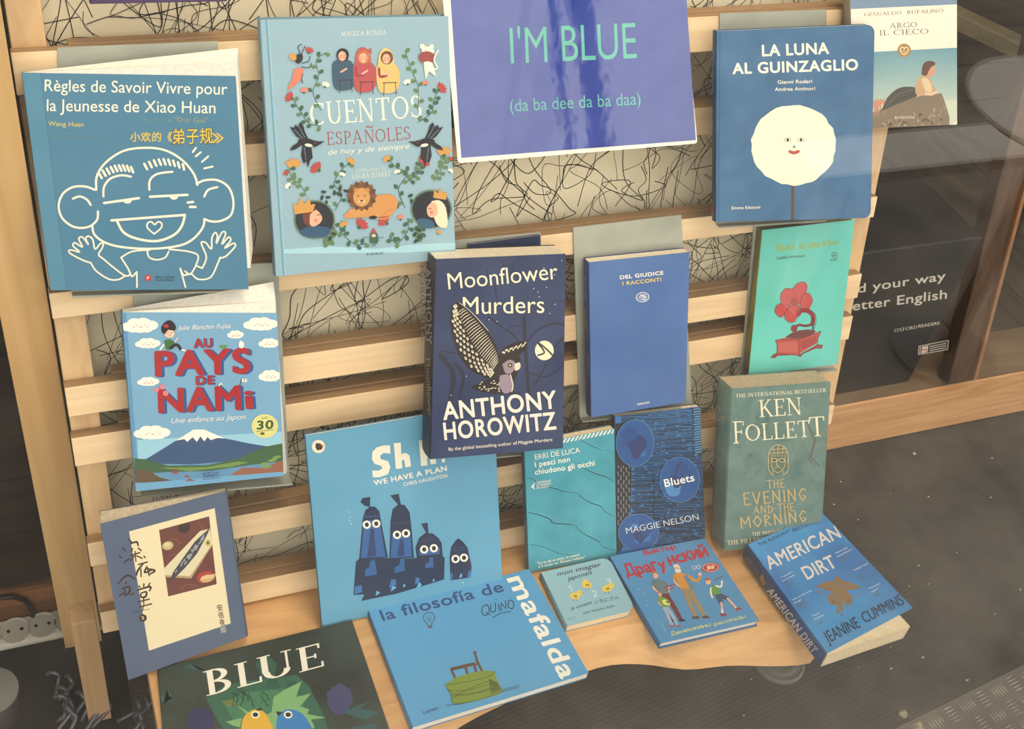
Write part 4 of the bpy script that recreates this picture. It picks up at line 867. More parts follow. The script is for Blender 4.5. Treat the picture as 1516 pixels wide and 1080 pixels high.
for k in range(16): f = k/15; a.e(CO, 395+f*105, 545-f*38+6*math.sin(k*2), 6, 3.4, -50, 8)
for k in range(26): a.e(CO, r.uniform(285, 400), r.uniform(675, 730), 5, 2.6, -20, 7)
a.p((150, 130, 140), [(392, 600), (420, 580), (450, 590), (452, 620), (430, 645), (405, 640)], sm=3); a.p(CO, [(450, 600), (474, 592), (476, 620), (452, 632)], sm=2); a.e((40, 32, 32), 428, 606, 11); a.e((214, 190, 120), 428, 606, 5); a.p(OW, [(388, 585), (410, 560), (450, 556), (478, 575), (470, 592), (430, 575), (398, 598)], sm=2)
a.p((150, 132, 146), [(380, 655), (420, 650), (440, 690), (432, 728), (400, 738), (380, 700)], sm=3); a.s(CO, 5, [(430, 650), (442, 700), (436, 730)])
a.s(OW, 4, (430, 738), (470, 745), sm=0); a.s(OW, 4, (440, 730), (476, 736), sm=0)
LT = (232, 222, 206)
a.t(LT, 'ANTHONY', 118, 862, 648, 806, 80, .03); a.t(LT, 'HOROWITZ', 122, 956, 645, 905, 78, .03)
a.t(LT, 'By the global bestselling author of', 140, 1008, 462, 978, 15, .008); a.t(LT, 'Magpie Murders', 466, 977, 626, 962, 15, .012, .2)
a.build('cover_print', e)
s = spine_art(q, n, (620, 350, 3.175)); s.t((150, 146, 140), 'ANTHONY', 40, 150, 46, 508, 24, .03, upv=(1, -.1)); s.t((140, 136, 130), 'HOROWITZ', 14, 138, 22, 490, 22, .03, upv=(1, -.1)); s.t((150, 140, 110), 'Moonflower', 42, 575, 52, 850, 20, 0, upv=(1, -.1)); s.build('spine_print', e)

# --- 9 plain royal blue
Q = [(872, 388.8), (1021, 373.6), (1015, 595.7), (875, 618.6)]
n = tilt(2, -3); e, a, q, bq = book('plain royal blue paperback with small white and yellow title', Q, n, on_rk(mid(Q), .024), .0165, noisy('royal_cover', (68, 100, 154), (80, 112, 166), (1, 1, 1), 6, .38, .02, .35, nscale=12), (40, 58, 112), view=(840, 310, 3.2727), group=None, page=PG)
a.t(W1, 'DEL GIUDICE', 256, 339, 465, 316, 17, .045); a.t(YEL, 'I RACCONTI', 268, 369, 455, 348, 17, .045)
a.e((206, 204, 206), 364, 426, 33, 25, -6); a.e((86, 110, 166), 364, 426, 28, 21, -6)
r = random.Random(3)
for k in range(12): a.s((206, 204, 206), 2.4, [(364+r.uniform(-24, 24), 426+r.uniform(-16, 16)), (364+r.uniform(-18, 18), 426+r.uniform(-16, 16)), (364+r.uniform(-22, 22), 426+r.uniform(-15, 15))], sm=3)
a.t(W1, 'EINAUDI', 340, 950, 397, 940, 9, .03); a.build('cover_print', e)
s = spine_art(q, n, (840, 310, 3.2727)); s.t((130, 140, 165), 'DEL GIUDICE', 88, 320, 90, 440, 10, .02, upv=(1, -.1)); s.t((130, 140, 120), 'I RACCONTI', 90, 475, 93, 580, 10, .02, upv=(1, -.1)); s.build('spine_print', e)

# --- 10 gramophone
Q = [(1128, 341), (1265.5, 325.5), (1240, 538.8), (1107.5, 558.8)]
n = tilt(1, -2); e, a, q, bq = book('turquoise book with a red gramophone whose horn is a flower', Q, n, on_rk(mid(Q), .016), .012, noisy('turq_cover', (92, 184, 166), (108, 200, 188), (1, 1, 1), 5, .42, .02, .35, nscale=10), (122, 112, 54), view=(1060, 310, 4.0), group=None, page=mat((112, 104, 60), .8), back=(122, 112, 54))
OLY = (156, 172, 76)
a.t(OLY, 'Narcis', 360, 250, 474, 238, 42, .02); a.t(OLY, 'de', 492, 236, 532, 232, 38, .02); a.t(OLY, 'tha', 546, 230, 614, 222, 38, .02); a.t(OLY, 'draur', 626, 220, 735, 207, 36, .02)
a.t((70, 110, 84), 'Cecilia Ekbäck'.replace('Ekbäck', 'Hülsmann'), 356, 298, 528, 282, 17, .01)
a.ring((90, 92, 66), 3, 702, 271, 16); a.t((90, 92, 66), 'a', 696, 277, 708, 275, 12, .04); a.t((90, 92, 66), 'ROSA', 678, 306, 718, 301, 9, .02)
RR, RD2, DR_ = (186, 78, 76), (150, 58, 60), (92, 42, 50)
for P in ([(455, 470), (480, 440), (520, 430), (540, 455), (532, 490), (505, 515), (500, 555), (470, 550)], [(500, 540), (520, 500), (552, 500), (572, 540), (560, 570), (545, 600), (515, 605), (500, 580)], [(480, 560), (505, 600), (478, 640), (465, 665), (430, 668), (405, 640), (415, 600), (440, 570)],
          [(440, 560), (410, 610), (385, 640), (360, 625), (348, 600), (362, 568), (400, 555)], [(450, 470), (410, 470), (385, 500), (382, 540), (400, 565), (450, 560), (470, 520)]):
    a.p(RR, P, sm=3); a.s(DR_, 2.4, P+[P[0]], sm=4)
for h in range(14): a.s(RD2, 3, (462+8*math.cos(h*.45), 548+8*math.sin(h*.45)), (462+(38+h % 3*12)*math.cos(h*.45), 548+(38+h % 3*12)*math.sin(h*.45)), sm=0)
a.p(RD2, [(470, 600), (500, 590), (505, 620), (478, 640)], sm=2); a.e(RD2, 462, 548, 20, 24)
a.s((140, 52, 56), 24, [(500, 600), (540, 602), (570, 625), (575, 660), (570, 680)]); a.s(DR_, 2.4, [(500, 590), (545, 590), (585, 620), (592, 665), (582, 705)]); a.s(DR_, 8, (572, 640), (574, 710), sm=0)
a.s(DR_, 14, [(465, 705), (490, 685), (530, 690), (575, 680)]); a.s((140, 52, 56), 8, [(468, 703), (492, 684), (530, 688), (574, 678)]); a.e((140, 60, 60), 462, 706, 19, 22)
a.p((112, 66, 66), [(418, 752), (450, 732), (500, 716), (560, 712), (590, 722), (560, 745), (480, 768), (415, 765)], sm=2); a.s(DR_, 2.4, [(415, 755), (470, 742), (550, 735), (588, 724)])
a.p((176, 84, 76), (350, 775), (415, 760), (490, 768), (622, 722), (610, 745), (600, 790), (500, 850), (490, 868), (360, 850), (362, 800)); a.p((186, 96, 88), (372, 790), (480, 784), (484, 848), (370, 840)); a.p((160, 70, 68), (498, 784), (598, 745), (590, 795), (502, 836))
a.p((150, 62, 62), (322, 880), (335, 862), (360, 850), (490, 862), (600, 800), (634, 806), (625, 824), (592, 824), (510, 858), (500, 874), (474, 862), (360, 868), (352, 880))
for P in ([(350, 775), (362, 800), (360, 850), (322, 880)], [(350, 775), (490, 770), (622, 722)], [(490, 770), (492, 866)], [(622, 722), (604, 760), (600, 800), (634, 806)], [(352, 880), (362, 864), (474, 860), (500, 874), (512, 856), (592, 822), (625, 824)]): a.s(DR_, 3, P, sm=0)
a.build('cover_print', e)
# --- 11 four hooded figures
Q = [(451.6, 645.8), (731, 598), (744, 868), (476.7, 929.3)]
n = tilt(-1, -3); p0 = on_z((500, 924), ZB+.004); e, a, q, bq = book('large flat sky blue book with four dark blue hooded figures with round eyes', Q, n, p0, .005, noisy('sky_cover', (92, 152, 182), (100, 160, 190), (1, 1, 1), 4, .5, .02, .35, nscale=9), (58, 110, 140), view=(440, 600, 3.2735), group=None, page=PGW)
P_clip(a)
CW2 = (232, 222, 202)
a.p(CW2, [(450, 195), (452, 236), (420, 232), (402, 245), (404, 262), (440, 272), (452, 300), (440, 335), (400, 350), (366, 350), (364, 318), (395, 318), (412, 308), (408, 296), (375, 285), (362, 262), (364, 228), (385, 206), (420, 196)])
for x, y in ((468, 186), (590, 172)):
    a.p(CW2, (x, y), (x+34, y-4), (x+36, y+52), (x+58, y+46), (x+76, y+58), (x+84, y+112), (x+56, y+116), (x+50, y+78), (x+38, y+84), (x+42, y+120), (x+10, y+124))
a.p(CW2, (700, 262), (716, 260), (716, 276), (702, 280))
a.t(CW2, 'WE HAVE A PLAN', 374, 390, 726, 318, 24, .04); a.t(CW2, 'CHRIS HAUGHTON', 516, 394, 728, 350, 17, .012)
a.e((226, 214, 190), 103, 201, 33); a.ring((120, 150, 150), 2, 103, 201, 33); a.p((60, 50, 46), [(90, 184), (112, 186), (126, 200), (118, 216), (96, 220), (88, 204)], sm=1); a.e((200, 120, 60), 122, 196, 5)
NB, MB_, LBL = (34, 48, 76), (44, 82, 138), (50, 94, 150)
a.p(NB, [(272, 922), (284, 760), (305, 740), (420, 742), (560, 745), (575, 740), (690, 722), (715, 740), (712, 845), (640, 868), (480, 915), (310, 950), (325, 918)])
for P in ([(318, 548), (330, 510), (352, 492), (375, 492), (398, 515), (404, 552), (440, 740), (300, 745)], [(452, 560), (462, 505), (490, 480), (520, 484), (545, 520), (556, 620), (566, 742), (446, 745)], [(572, 690), (590, 645), (620, 620), (655, 622), (685, 645), (700, 670), (706, 745), (580, 745)], [(738, 742), (745, 690), (765, 660), (780, 645), (800, 660), (825, 690), (845, 780), (840, 836), (742, 850)]): a.p(NB, P)
a.p(LBL, (325, 560), (398, 556), (428, 735), (308, 742)); a.p(LBL, (460, 618), (548, 612), (556, 735), (452, 742)); a.p(LBL, (590, 705), (690, 692), (690, 722), (592, 730))
a.p((40, 62, 106), (355, 600), (372, 600), (382, 732), (340, 736)); a.p((40, 62, 106), (498, 650), (514, 650), (520, 730), (484, 734))
for P in ([(306, 470), (318, 450), (354, 446), (352, 495), (345, 492), (326, 488)], [(450, 438), (492, 430), (502, 482), (488, 482)], [(600, 576), (632, 570), (636, 620), (626, 622)], [(770, 655), (780, 645), (792, 655)]): a.p(NB, P)
for x in range(6): a.s((66, 104, 156), 2.5, (328+x*12, 546), (334+x*12, 534), sm=0); a.s((66, 104, 156), 2, (462+x*15, 574), (468+x*15, 566), sm=0)
for y in (640, 652): a.s((58, 88, 130), 2, (604, y+12), (668, y), sm=0)
for y in (690, 702): a.s((58, 88, 130), 2, (756, y+6), (812, y-2), sm=0)
for x, y in ((337, 580), (383, 575), (484, 629), (527, 622), (615, 700), (662, 694), (767, 746), (808, 740)): a.e((236, 228, 212), x, y, 20, 20); a.e((30, 34, 46), x, y, 10, 11)
for P in ([(328, 832), (330, 800), (350, 785), (352, 760), (375, 745), (386, 820)], [(468, 816), (474, 786), (494, 775), (500, 745), (518, 745), (522, 802)], [(620, 792), (622, 770), (640, 760), (642, 738), (658, 740), (660, 785)]): a.p(LBL, P)
for P in ([(445, 890), (455, 845), (478, 846), (480, 872)], [(570, 870), (575, 836), (594, 838), (590, 862)], [(276, 920), (280, 880), (312, 872), (314, 905)], [(824, 836), (832, 800), (844, 810), (840, 836)], [(740, 850), (744, 812), (752, 812), (752, 842)]): a.p((58, 110, 164), P)
for P in ([(380, 925), (384, 900), (402, 910)], [(512, 885), (516, 866), (526, 876)], [(578, 885), (590, 858), (604, 870), (590, 884)], [(655, 858), (660, 840), (668, 850)], [(785, 836), (792, 816), (800, 820), (796, 836)], [(452, 904), (462, 876), (482, 884)]): a.p((104, 172, 206), P)
for x, y in ((250, 518), (256, 545), (262, 575), (255, 560), (803, 862)): a.e((190, 216, 224), x, y, 3, n=6)
a.build('cover_print', e)

# --- 12 cracked turquoise wall
Q = [(776, 661), (909.5, 635), (913, 824), (783, 848)]
n = tilt(1, -3); p0 = on_z((783, 848), ZB+.006); e, a, q, bq = book('teal paperback with cracked wall cover and a striped white top edge', Q, n, p0, .012, noisy('crack_cover', (58, 140, 156), (80, 164, 180), (1, 1, 1), 7, .5, .15, .35, nscale=22), (50, 96, 104), view=(760, 590, 4.0), group=None, page=PGC)
P_clip(a)
for k in range(24):
    x = 72+k*24; y = 300-(x-72)*.2+2; a.p((226, 222, 206), (x, y+8), (x+12, y+6), (x+30, y-24), (x+18, y-22))
CK = (28, 72, 84)
for P, w_ in (([(80, 470), (120, 480), (160, 520), (230, 530), (300, 550), (380, 560)], 6), ([(380, 560), (410, 590), (460, 620), (520, 640), (540, 670), (608, 705)], 6), ([(85, 675), (150, 690), (215, 715), (240, 740), (320, 745), (365, 752)], 8), ([(365, 752), (400, 790), (450, 820), (510, 850), (530, 880), (608, 900)], 6), ([(390, 240), (440, 270), (520, 305)], 5),
              ([(410, 410), (470, 440), (550, 465), (590, 490)], 6), ([(380, 560), (372, 620), (350, 660)], 3), ([(355, 750), (350, 800), (330, 850)], 3), ([(90, 865), (180, 880), (280, 920), (360, 925)], 4), ([(230, 320), (300, 360), (410, 390)], 3), ([(590, 325), (560, 305), (540, 310)], 3)):
    a.s(CK, w_, P, taper=.6); a.s((116, 190, 200), 2, [(x, y-w_) for x, y in P], taper=.6)
LT = (236, 230, 212)
a.t(LT, 'ERRI DE LUCA', 130, 364, 396, 321, 31, .0); a.t(LT, 'I pesci non', 130, 408, 336, 374, 30, .03); a.t(LT, 'chiudono gli occhi', 130, 453, 482, 397, 30, .03)
a.p(LT, (104, 524), (128, 498), (120, 524), (128, 542)); a.t(LT, 'UNIVERSALE', 138, 505, 222, 493, 11, .02); a.t(LT, 'ECONOMICA', 138, 521, 222, 509, 11, .02); a.t(LT, 'FELTRINELLI', 138, 537, 208, 527, 11, .02)
a.t(LT, '"Lo so da un anno, io cresco', 142, 985, 392, 932, 15, .02, .1); a.t(LT, 'e il corpo no. Rimane indietro"', 150, 1004, 426, 946, 15, .02, .1)
a.build('cover_print', e)

# --- 13 blue discs over black hatching
Q = [(910, 617), (1036, 602.5), (1044.6, 799), (914, 824)]
n = tilt(3, -5); p0 = on_z((914, 824), ZB+.004); e, a, q, bq = book('book with black line hatching and three watercolour blue discs', Q, n, p0, .010, (56, 112, 166), (34, 50, 70), view=(760, 590, 4.0), group=None)
P_clip(a)
r = random.Random(9); KK = (32, 34, 42)
a.p((44, 46, 54), (604, 150), (690, 140), (700, 400), (694, 660), (640, 900), (612, 920))
for k in range(95):
    y = 70+k*8.6; x0 = 690+r.uniform(-6, 30) if 140 < y < 780 else 640; x = x0
    while x < 1128:
        L = r.uniform(40, 210); x2 = min(x+L, 1134); yy = y-(x-690)*.03; a.s(KK, r.uniform(3.0, 5.8), [(x, yy), ((x+x2)/2, yy+r.uniform(-2, 2)-2), (x2, yy-L*.03)], sm=2); x = x2+r.uniform(3, 24)
for k in range(75):
    x = 618+(k % 5)*16+r.uniform(-2, 2); y = 400+(k//5)*24+(k % 2)*10; a.s((170, 176, 176), 3, (x, y), (x+2, y+10), sm=0)
a.p((44, 58, 84), (1060, 62), (1106, 52), (1120, 335), (1076, 345))
for k in range(110): x = 1064+(k % 6)*8.5+(k//6 % 2)*4; y = 64+(k//6)*15; a.e((96, 158, 200), x+y*.03, y-(k % 6)*1.6, 3.8, 5, 0, 7)
def disc(x, y, rx, ry, seed):
    g = random.Random(seed); a.e((42, 84, 142), x, y, rx, ry, 0, 32)
    for c_ in ((56, 108, 166), (78, 132, 182), (50, 80, 136), (56, 58, 104), (46, 60, 108), (40, 74, 130)):
        for _ in range(2):
            h = g.uniform(0, 6.3); d_ = g.uniform(.1, .5); cx, cy = x+math.cos(h)*rx*d_, y+math.sin(h)*ry*d_; s_ = g.uniform(.2, .42); a.p(c_, [(cx+rx*s_*g.uniform(.6, 1.1)*math.cos(t_*.7), cy+ry*s_*g.uniform(.6, 1.1)*math.sin(t_*.7)) for t_ in range(9)], sm=3)
    a.ring((110, 156, 190), 2, x, y, rx, ry, n=32)
disc(718, 262, 112, 138, 1); disc(982, 480, 117, 135, 2); disc(738, 792, 118, 110, 3)
a.s(KK, 4, (828, 455), (830, 700), sm=0); a.t((236, 234, 226), 'Bluets', 896, 522, 1070, 486, 44, .02)
a.t((214, 220, 222), 'MAGGIE NELSON', 668, 800, 1096, 716, 36, -.008)
a.build('cover_print', e)

# --- 14 thick dark green novel
Q = [(1084, 576), (1230, 565.5), (1215, 806), (1072, 815.5)]
n = tilt(4, -5); p0 = on_z((1072, 815.5), ZB+.020)
FC_ = noisy('green_relief', (82, 112, 106), (110, 134, 126), (1, 1, 1), 7, .4, .5, .4, nscale=34, dist=.8)
e, a, q, bq = book('very thick grey green novel standing upright with cream serif lettering and a gold mask', Q, n, p0, .040, FC_, FC_, view=(1020, 540, 3.725), group=None, page=PGG, sheen=.5)
FL = (236, 224, 192); GO = (190, 164, 112)
a.t(FL, 'THE INTERNATIONAL BESTSELLER', 258, 183, 758, 150, 20, font='serif', wt=.9)
a.t(FL, 'KEN', 390, 290, 622, 275, 94, font='serif', wt=.75); a.t(FL, 'F', 244, 436, 306, 433, 122, font='serif', wt=.7); a.t(FL, 'OLLET', 314, 424, 668, 398, 92, font='serif', wt=.8); a.t(FL, 'T', 668, 398, 752, 392, 108, font='serif', wt=.7)
a.e((84, 110, 98), 492, 525, 56, 82); a.ring(GO, 5, 492, 515, 54, 72, 160, 380)
for P in ([(438, 520), (440, 580), (452, 600), (464, 612)], [(546, 515), (548, 575), (536, 598), (520, 608)], [(438, 490), (546, 484)], [(492, 445), (490, 490)], [(462, 452), (470, 490)], [(524, 448), (512, 488)], [(448, 470), (536, 462)], [(454, 500), (456, 560), (470, 585), (490, 596), (512, 582), (528, 556), (530, 498)], [(490, 520), (482, 555), (498, 556)], [(474, 572), (490, 566), (506, 570)], [(464, 580), (462, 604)], [(516, 578), (520, 600)]): a.s(GO, 4, P)
for x in (470, 512): a.e(GO, x, 528, 17, 12, 8 if x > 490 else -8); a.e((60, 78, 70), x, 528, 11, 7)
for k in range(5): a.s(GO, 3, (462+k*13, 494), (464+k*13, 508), sm=0)
a.s((140, 80, 76), 4, [(660, 345), (692, 420), (660, 520), (690, 560)], sm=0); a.s((58, 84, 80), 4, [(650, 320), (700, 415), (670, 510), (720, 560)], sm=0)
r = random.Random(12)
for k in range(46):
    x, y = r.uniform(240, 740), r.uniform(200, 620)
    if 400 < x < 560 and y > 430: continue
    h = r.uniform(0, 6); a.s((62, 92, 88), 2.6, [(x, y), (x+18*math.cos(h), y+18*math.sin(h)), (x+26*math.cos(h+.8), y+26*math.sin(h+.8))], taper=.6)
a.t(GO, 'THE', 430, 683, 528, 676, 44, font='rune'); a.t(GO, 'EVENING', 302, 775, 650, 748, 66, font='rune', wt=.9); a.t(GO, 'AND', 356, 825, 464, 818, 44, font='rune'); a.t(GO, 'THE', 488, 812, 582, 806, 44, font='rune'); a.t(GO, 'MORNING', 286, 905, 652, 866, 62, font='rune', wt=.9)
a.t(FL, 'THE PREQUEL TO', 348, 946, 560, 925, 20, font='serif', wt=.9); a.t(FL, 'THE PILLARS OF THE EARTH', 212, 996, 660, 950, 25, font='serif', wt=.9)
a.build('cover_print', e)
s = spine_art(q, n, (1020, 540, 3.725)); s.t((196, 188, 160), 'KEN', 132, 248, 190, 275, 36, font='serif', upv=(0, -1)); s.t((196, 188, 160), 'FOLLETT', 114, 288, 222, 330, 34, font='serif', upv=(0, -1))
s.s((176, 176, 160), 3, [(136, 905), (148, 912), (136, 925), (150, 935)], sm=0); s.build('spine_print', e)

# --- flat books on the bench
U = Vector((0, 0, -1))
def flat(label, Q, th, *args, tl=(0, 0), **kw):
    n = tilt(tl[0], tl[1], U) if tl != (0, 0) else U
    return (n,)+book(label, Q, n, Vector((0, 0, ZB+th+.0002)), th, *args, **kw)
# 15 dark forest with two birds
zt = ZB+.0085; Q3 = [(233, 988.6), (521, 918), (578.5, 1085), (242, 1085)]
q0 = [on_z(c, zt) for c in Q3]; R_ = q0[2]; Lb = q0[3]
d = (q0[2]-q0[1]).normalized()*.235
Q = Q3[:2]
def to_px(P):
    v = P-EYE; f = v.dot(fw); return (W/2+FPX*v.dot(rt)/f, H/2-FPX*v.dot(up)/f)
Q = [Q3[0], Q3[1], to_px(q0[1]+d), to_px(q0[0]+(q0[3]-q0[0]).normalized()*.235)]
n, e, a, q, bq = flat('thin dark green forest picture book with a yellow bird and a blue bird', Q, .008, noisy('forest_cover', (34, 40, 36), (48, 66, 58), (1, 1, 1), 7, .45, .02, .4, nscale=14), hard=True, view=(200, 900, 3.6095), group=None, page=PGW, rough=.45)
P_clip(a)
a.p((48, 96, 76), [(380, 490), (470, 420), (560, 400), (700, 380), (860, 360), (930, 420), (1000, 560), (1040, 680), (500, 700), (440, 600)]); a.p((62, 118, 88), [(480, 520), (560, 460), (700, 440), (840, 430), (900, 500), (900, 680), (560, 680)])
a.p((44, 88, 74), [(640, 300), (700, 250), (760, 300), (740, 380), (680, 380)]); a.p((104, 116, 68), [(460, 500), (520, 490), (560, 520), (500, 535)])
for P in ([(420, 400), (380, 340), (260, 320), (300, 300)], [(130, 470), (200, 480), (170, 440), (190, 500), (150, 520)], [(1100, 560), (1260, 500), (1200, 540), (1300, 560), (1230, 600)], [(1160, 640), (1280, 620), (1320, 680), (1150, 700)]): a.p((40, 84, 86), P)
r = random.Random(21)
for k in range(9):
    x = 560+r.uniform(-60, 120); y = 440+r.uniform(-20, 20); h = r.uniform(.3, 2.6); P = [(x, y)]
    for j in range(4): h += r.uniform(-.5, .5); P.append((P[-1][0]+22*math.cos(h), P[-1][1]+22*math.sin(h)))
    a.s((30, 36, 34), 4, P, taper=.5)
    for j in (1, 2, 3): a.s((30, 36, 34), 2.4, P[j], (P[j][0]+r.uniform(-18, 18), P[j][1]+r.uniform(8, 24)), sm=0)
for x0, y0 in ((720, 380), (820, 400), (960, 420)):
    for j in range(5): a.s((28, 34, 34), 2.6, [(x0+j*8, y0), (x0+j*14-10, y0+35), (x0+j*20-25, y0+64)])
for k in range(40): x, y = r.uniform(150, 1300), r.uniform(110, 640); h = r.uniform(-.8, .2); a.s((52, 74, 76), 1.8, (x, y), (x+40*math.cos(h), y+40*math.sin(h)), sm=0)
for cx, cy, rx, ry in ((1092, 492, 66, 82), (350, 620, 72, 80)): a.p((66, 66, 104) if cx > 500 else (44, 48, 88), [(cx+(rx+r.uniform(-7, 7))*math.cos(k*.157), cy+(ry+r.uniform(-8, 8))*math.sin(k*.157)) for k in range(40)])
LG = (124, 170, 112)
a.p(LG, [(730, 560), (740, 480), (800, 440), (890, 395), (860, 480), (940, 460), (880, 530), (930, 545), (920, 570), (1020, 590), (940, 600), (960, 640), (900, 680), (740, 680), (710, 600), (700, 575)]); a.p(LG, [(485, 612), (570, 592), (560, 640), (520, 632)]); a.p(LG, (540, 520), (612, 565), (596, 572))
a.p((216, 170, 52), [(566, 700), (570, 620), (590, 575), (640, 545), (690, 560), (725, 620), (745, 700)], sm=3); a.p((48, 122, 186), [(752, 700), (755, 620), (770, 570), (820, 545), (880, 560), (925, 610), (950, 700)], sm=3)
a.p((34, 34, 34), (640, 550), (672, 536), (684, 552)); a.p((34, 34, 34), (752, 556), (790, 560), (764, 582))
for x, y in ((643, 574), (818, 574)): a.e((236, 230, 212), x, y, 23, 20); a.e((28, 28, 30), x, y, 15, 12)
LT2 = (236, 228, 212)
a.t(LT2, 'B', 383, 475, 518, 440, 132, font='serif', upv=(-.15, -1)); a.t(LT2, 'L', 548, 432, 680, 398, 128, font='serif', upv=(-.15, -1)); a.t(LT2, 'U', 668, 400, 850, 352, 130, font='serif', upv=(-.15, -1)); a.t(LT2, 'E', 878, 349, 1010, 314, 128, font='serif', upv=(-.15, -1))
a.build('cover_print', e)

# 16 landscape sky blue comic with a green cushion
Q = [(545, 905), (783, 842.7), (871.5, 997), (610.6, 1077.7)]
n, e, a, q, bq = flat('wide sky blue book lying flat, chair on a green cushion on its cover', Q, .012, (84, 154, 200), (62, 124, 168), view=(540, 840, 4.459), group=None, page=PGW)
P_clip(a)
NV = (44, 74, 124); WW = (238, 234, 222)
UPV = (-.42, -1)
a.t(NV, 'la filosofía de', 122, 356, 920, 160, 72, .022, upv=UPV)
a.t(WW, 'mafalda', 940, 82, 1296, 740, 118, .03, upv=(1, -.27))
def bk(*P, w=5): a.s((30, 30, 34), w, list(P))
bk((800, 250), (775, 270), (778, 310), (800, 320), (822, 290), (812, 255), (800, 250)); bk((800, 300), (828, 318)); bk((832, 250), (835, 296), (862, 290), (862, 238)); bk((880, 246), (890, 290)); bk((866, 218), (868, 214)); bk((902, 290), (900, 240), (932, 276), (928, 222)); bk((950, 224), (948, 262), (975, 276), (984, 244), (968, 220), (950, 224)); bk((845, 336), (900, 306), (965, 294), w=4)
a.t((40, 60, 90), 'LUMEN'.title(), 388, 975, 488, 940, 26, .0, upv=UPV)
# light bulb
a.ring((40, 50, 66), 3.5, 424, 335, 38, 36, 120, 420); bk((404, 366), (420, 392), w=3.5); bk((445, 364), (440, 388), w=3.5); bk((410, 330), (425, 360), (436, 330), w=2.5); a.p((90, 92, 96), (416, 390), (444, 384), (446, 402), (420, 408))
# chair
WD = (92, 66, 54)
a.p(WD, [(560, 668), (720, 630), (748, 646), (586, 684)])
for x, y, x2, y2 in ((572, 680, 602, 744), (664, 662, 684, 722), (720, 640, 742, 716), (740, 620, 782, 706)): a.s(WD, 17, (x, y), (x2, y2), sm=0)
a.s(WD, 14, (724, 560), (748, 640), sm=0); a.s(WD, 10, (720, 568), (736, 564), sm=0)
GR, GD = (118, 138, 50), (54, 66, 30)
a.p(GR, [(530, 775), (600, 730), (700, 700), (800, 684), (858, 690), (868, 730), (890, 780), (920, 820), (880, 845), (760, 880), (660, 902), (600, 906), (572, 890), (570, 850), (548, 812)])
for P in ([(530, 778), (600, 770), (720, 750), (820, 722), (862, 690)], [(548, 812), (640, 818), (740, 800), (840, 768)], [(562, 850), (650, 840), (760, 828), (860, 800)], [(600, 906), (700, 890), (800, 862), (920, 822)], [(575, 870), (700, 800), (830, 750)], [(556, 820), (660, 850), (830, 800)], [(530, 775), (548, 812), (570, 850), (572, 890), (600, 906)]): a.s(GD, 3.4, P)
for k in range(14): a.s(GD, 2.6, (820+k*4, 740+k*2), (836+k*5, 840-k*2), sm=0)
for y in (0, 8, 16): a.s((40, 60, 70), 2, (530+y, 918-y*.3), (600+y*3, 908), sm=0); a.s((40, 60, 70), 2, (900, 812+y), (1020, 782+y), sm=0)
a.build('cover_print', e)

# 17 small board book with chicks
Q = [(799, 848), (908, 824), (940, 905), (838.9, 927.7)]
Q = [(800.5, 848), (901, 825), (941, 903), (839.5, 927.5)]
n, e, a, q, bq = flat('small thick pale blue board book with three yellow chicks and rounded corners', Q, .013, (144, 182, 194), (118, 156, 170), view=(780, 790, 4.211), rad=.012, which=(1, 2), group=None, page=PGC)
P_clip(a)
IN = (34, 36, 44); UPV = (-.3, -1)
a.t(IN, 'mon imagier', 192, 268, 462, 205, 26, .008, .3, UPV); a.t(IN, 'japonais', 258, 296, 405, 254, 24, .008, .3, UPV); a.t(IN, 'je compte', 276, 480, 404, 440, 20, .0, .3, UPV); a.t(IN, 'いちにさん', 424, 442, 576, 408, 20, .0, .1, UPV); a.t(IN, 'julie blanchin fujita', 350, 506, 546, 458, 14, .0, .3, UPV); a.t((100, 150, 170), 'hikari', 256, 544, 302, 530, 14, 0, 0, UPV)
for ch, x, y in (('1', 266, 362), ('2', 414, 400), ('3', 502, 326)): (a.s((216, 220, 214), 5, [(x-6, y-24), (x+2, y-38), (x+14, y)], sm=0) if ch == '1' else a.t((216, 220, 214), ch, x, y, x+30, y-8, 40, -.01, 0, UPV))
CY = (224, 196, 82)
for x, y, f in ((374, 322, 1), (300, 392, 1), (500, 345, -1)):
    a.e(CY, x, y, 32, 22, 12*f); a.e(CY, x-8*f if (x == 374) else x-28*f*(-1 if x == 300 else 1), y-20, 17, 16); a.s((60, 50, 40), 2, (x-8, y+20), (x-10, y+34), sm=0); a.s((60, 50, 40), 2, (x+8, y+18), (x+12, y+32), sm=0); a.e((170, 140, 50), x+4, y+2, 14, 8, 12*f)
    hx = x-8*f if (x == 374) else x-28*f*(-1 if x == 300 else 1); a.e((40, 36, 30), hx+3, y-23, 2.2, n=6); a.p((206, 130, 60), (hx+14*f*(1 if x != 500 else 1), y-22), (hx+26*f, y-18), (hx+14*f, y-14))
a.build('cover_print', e)

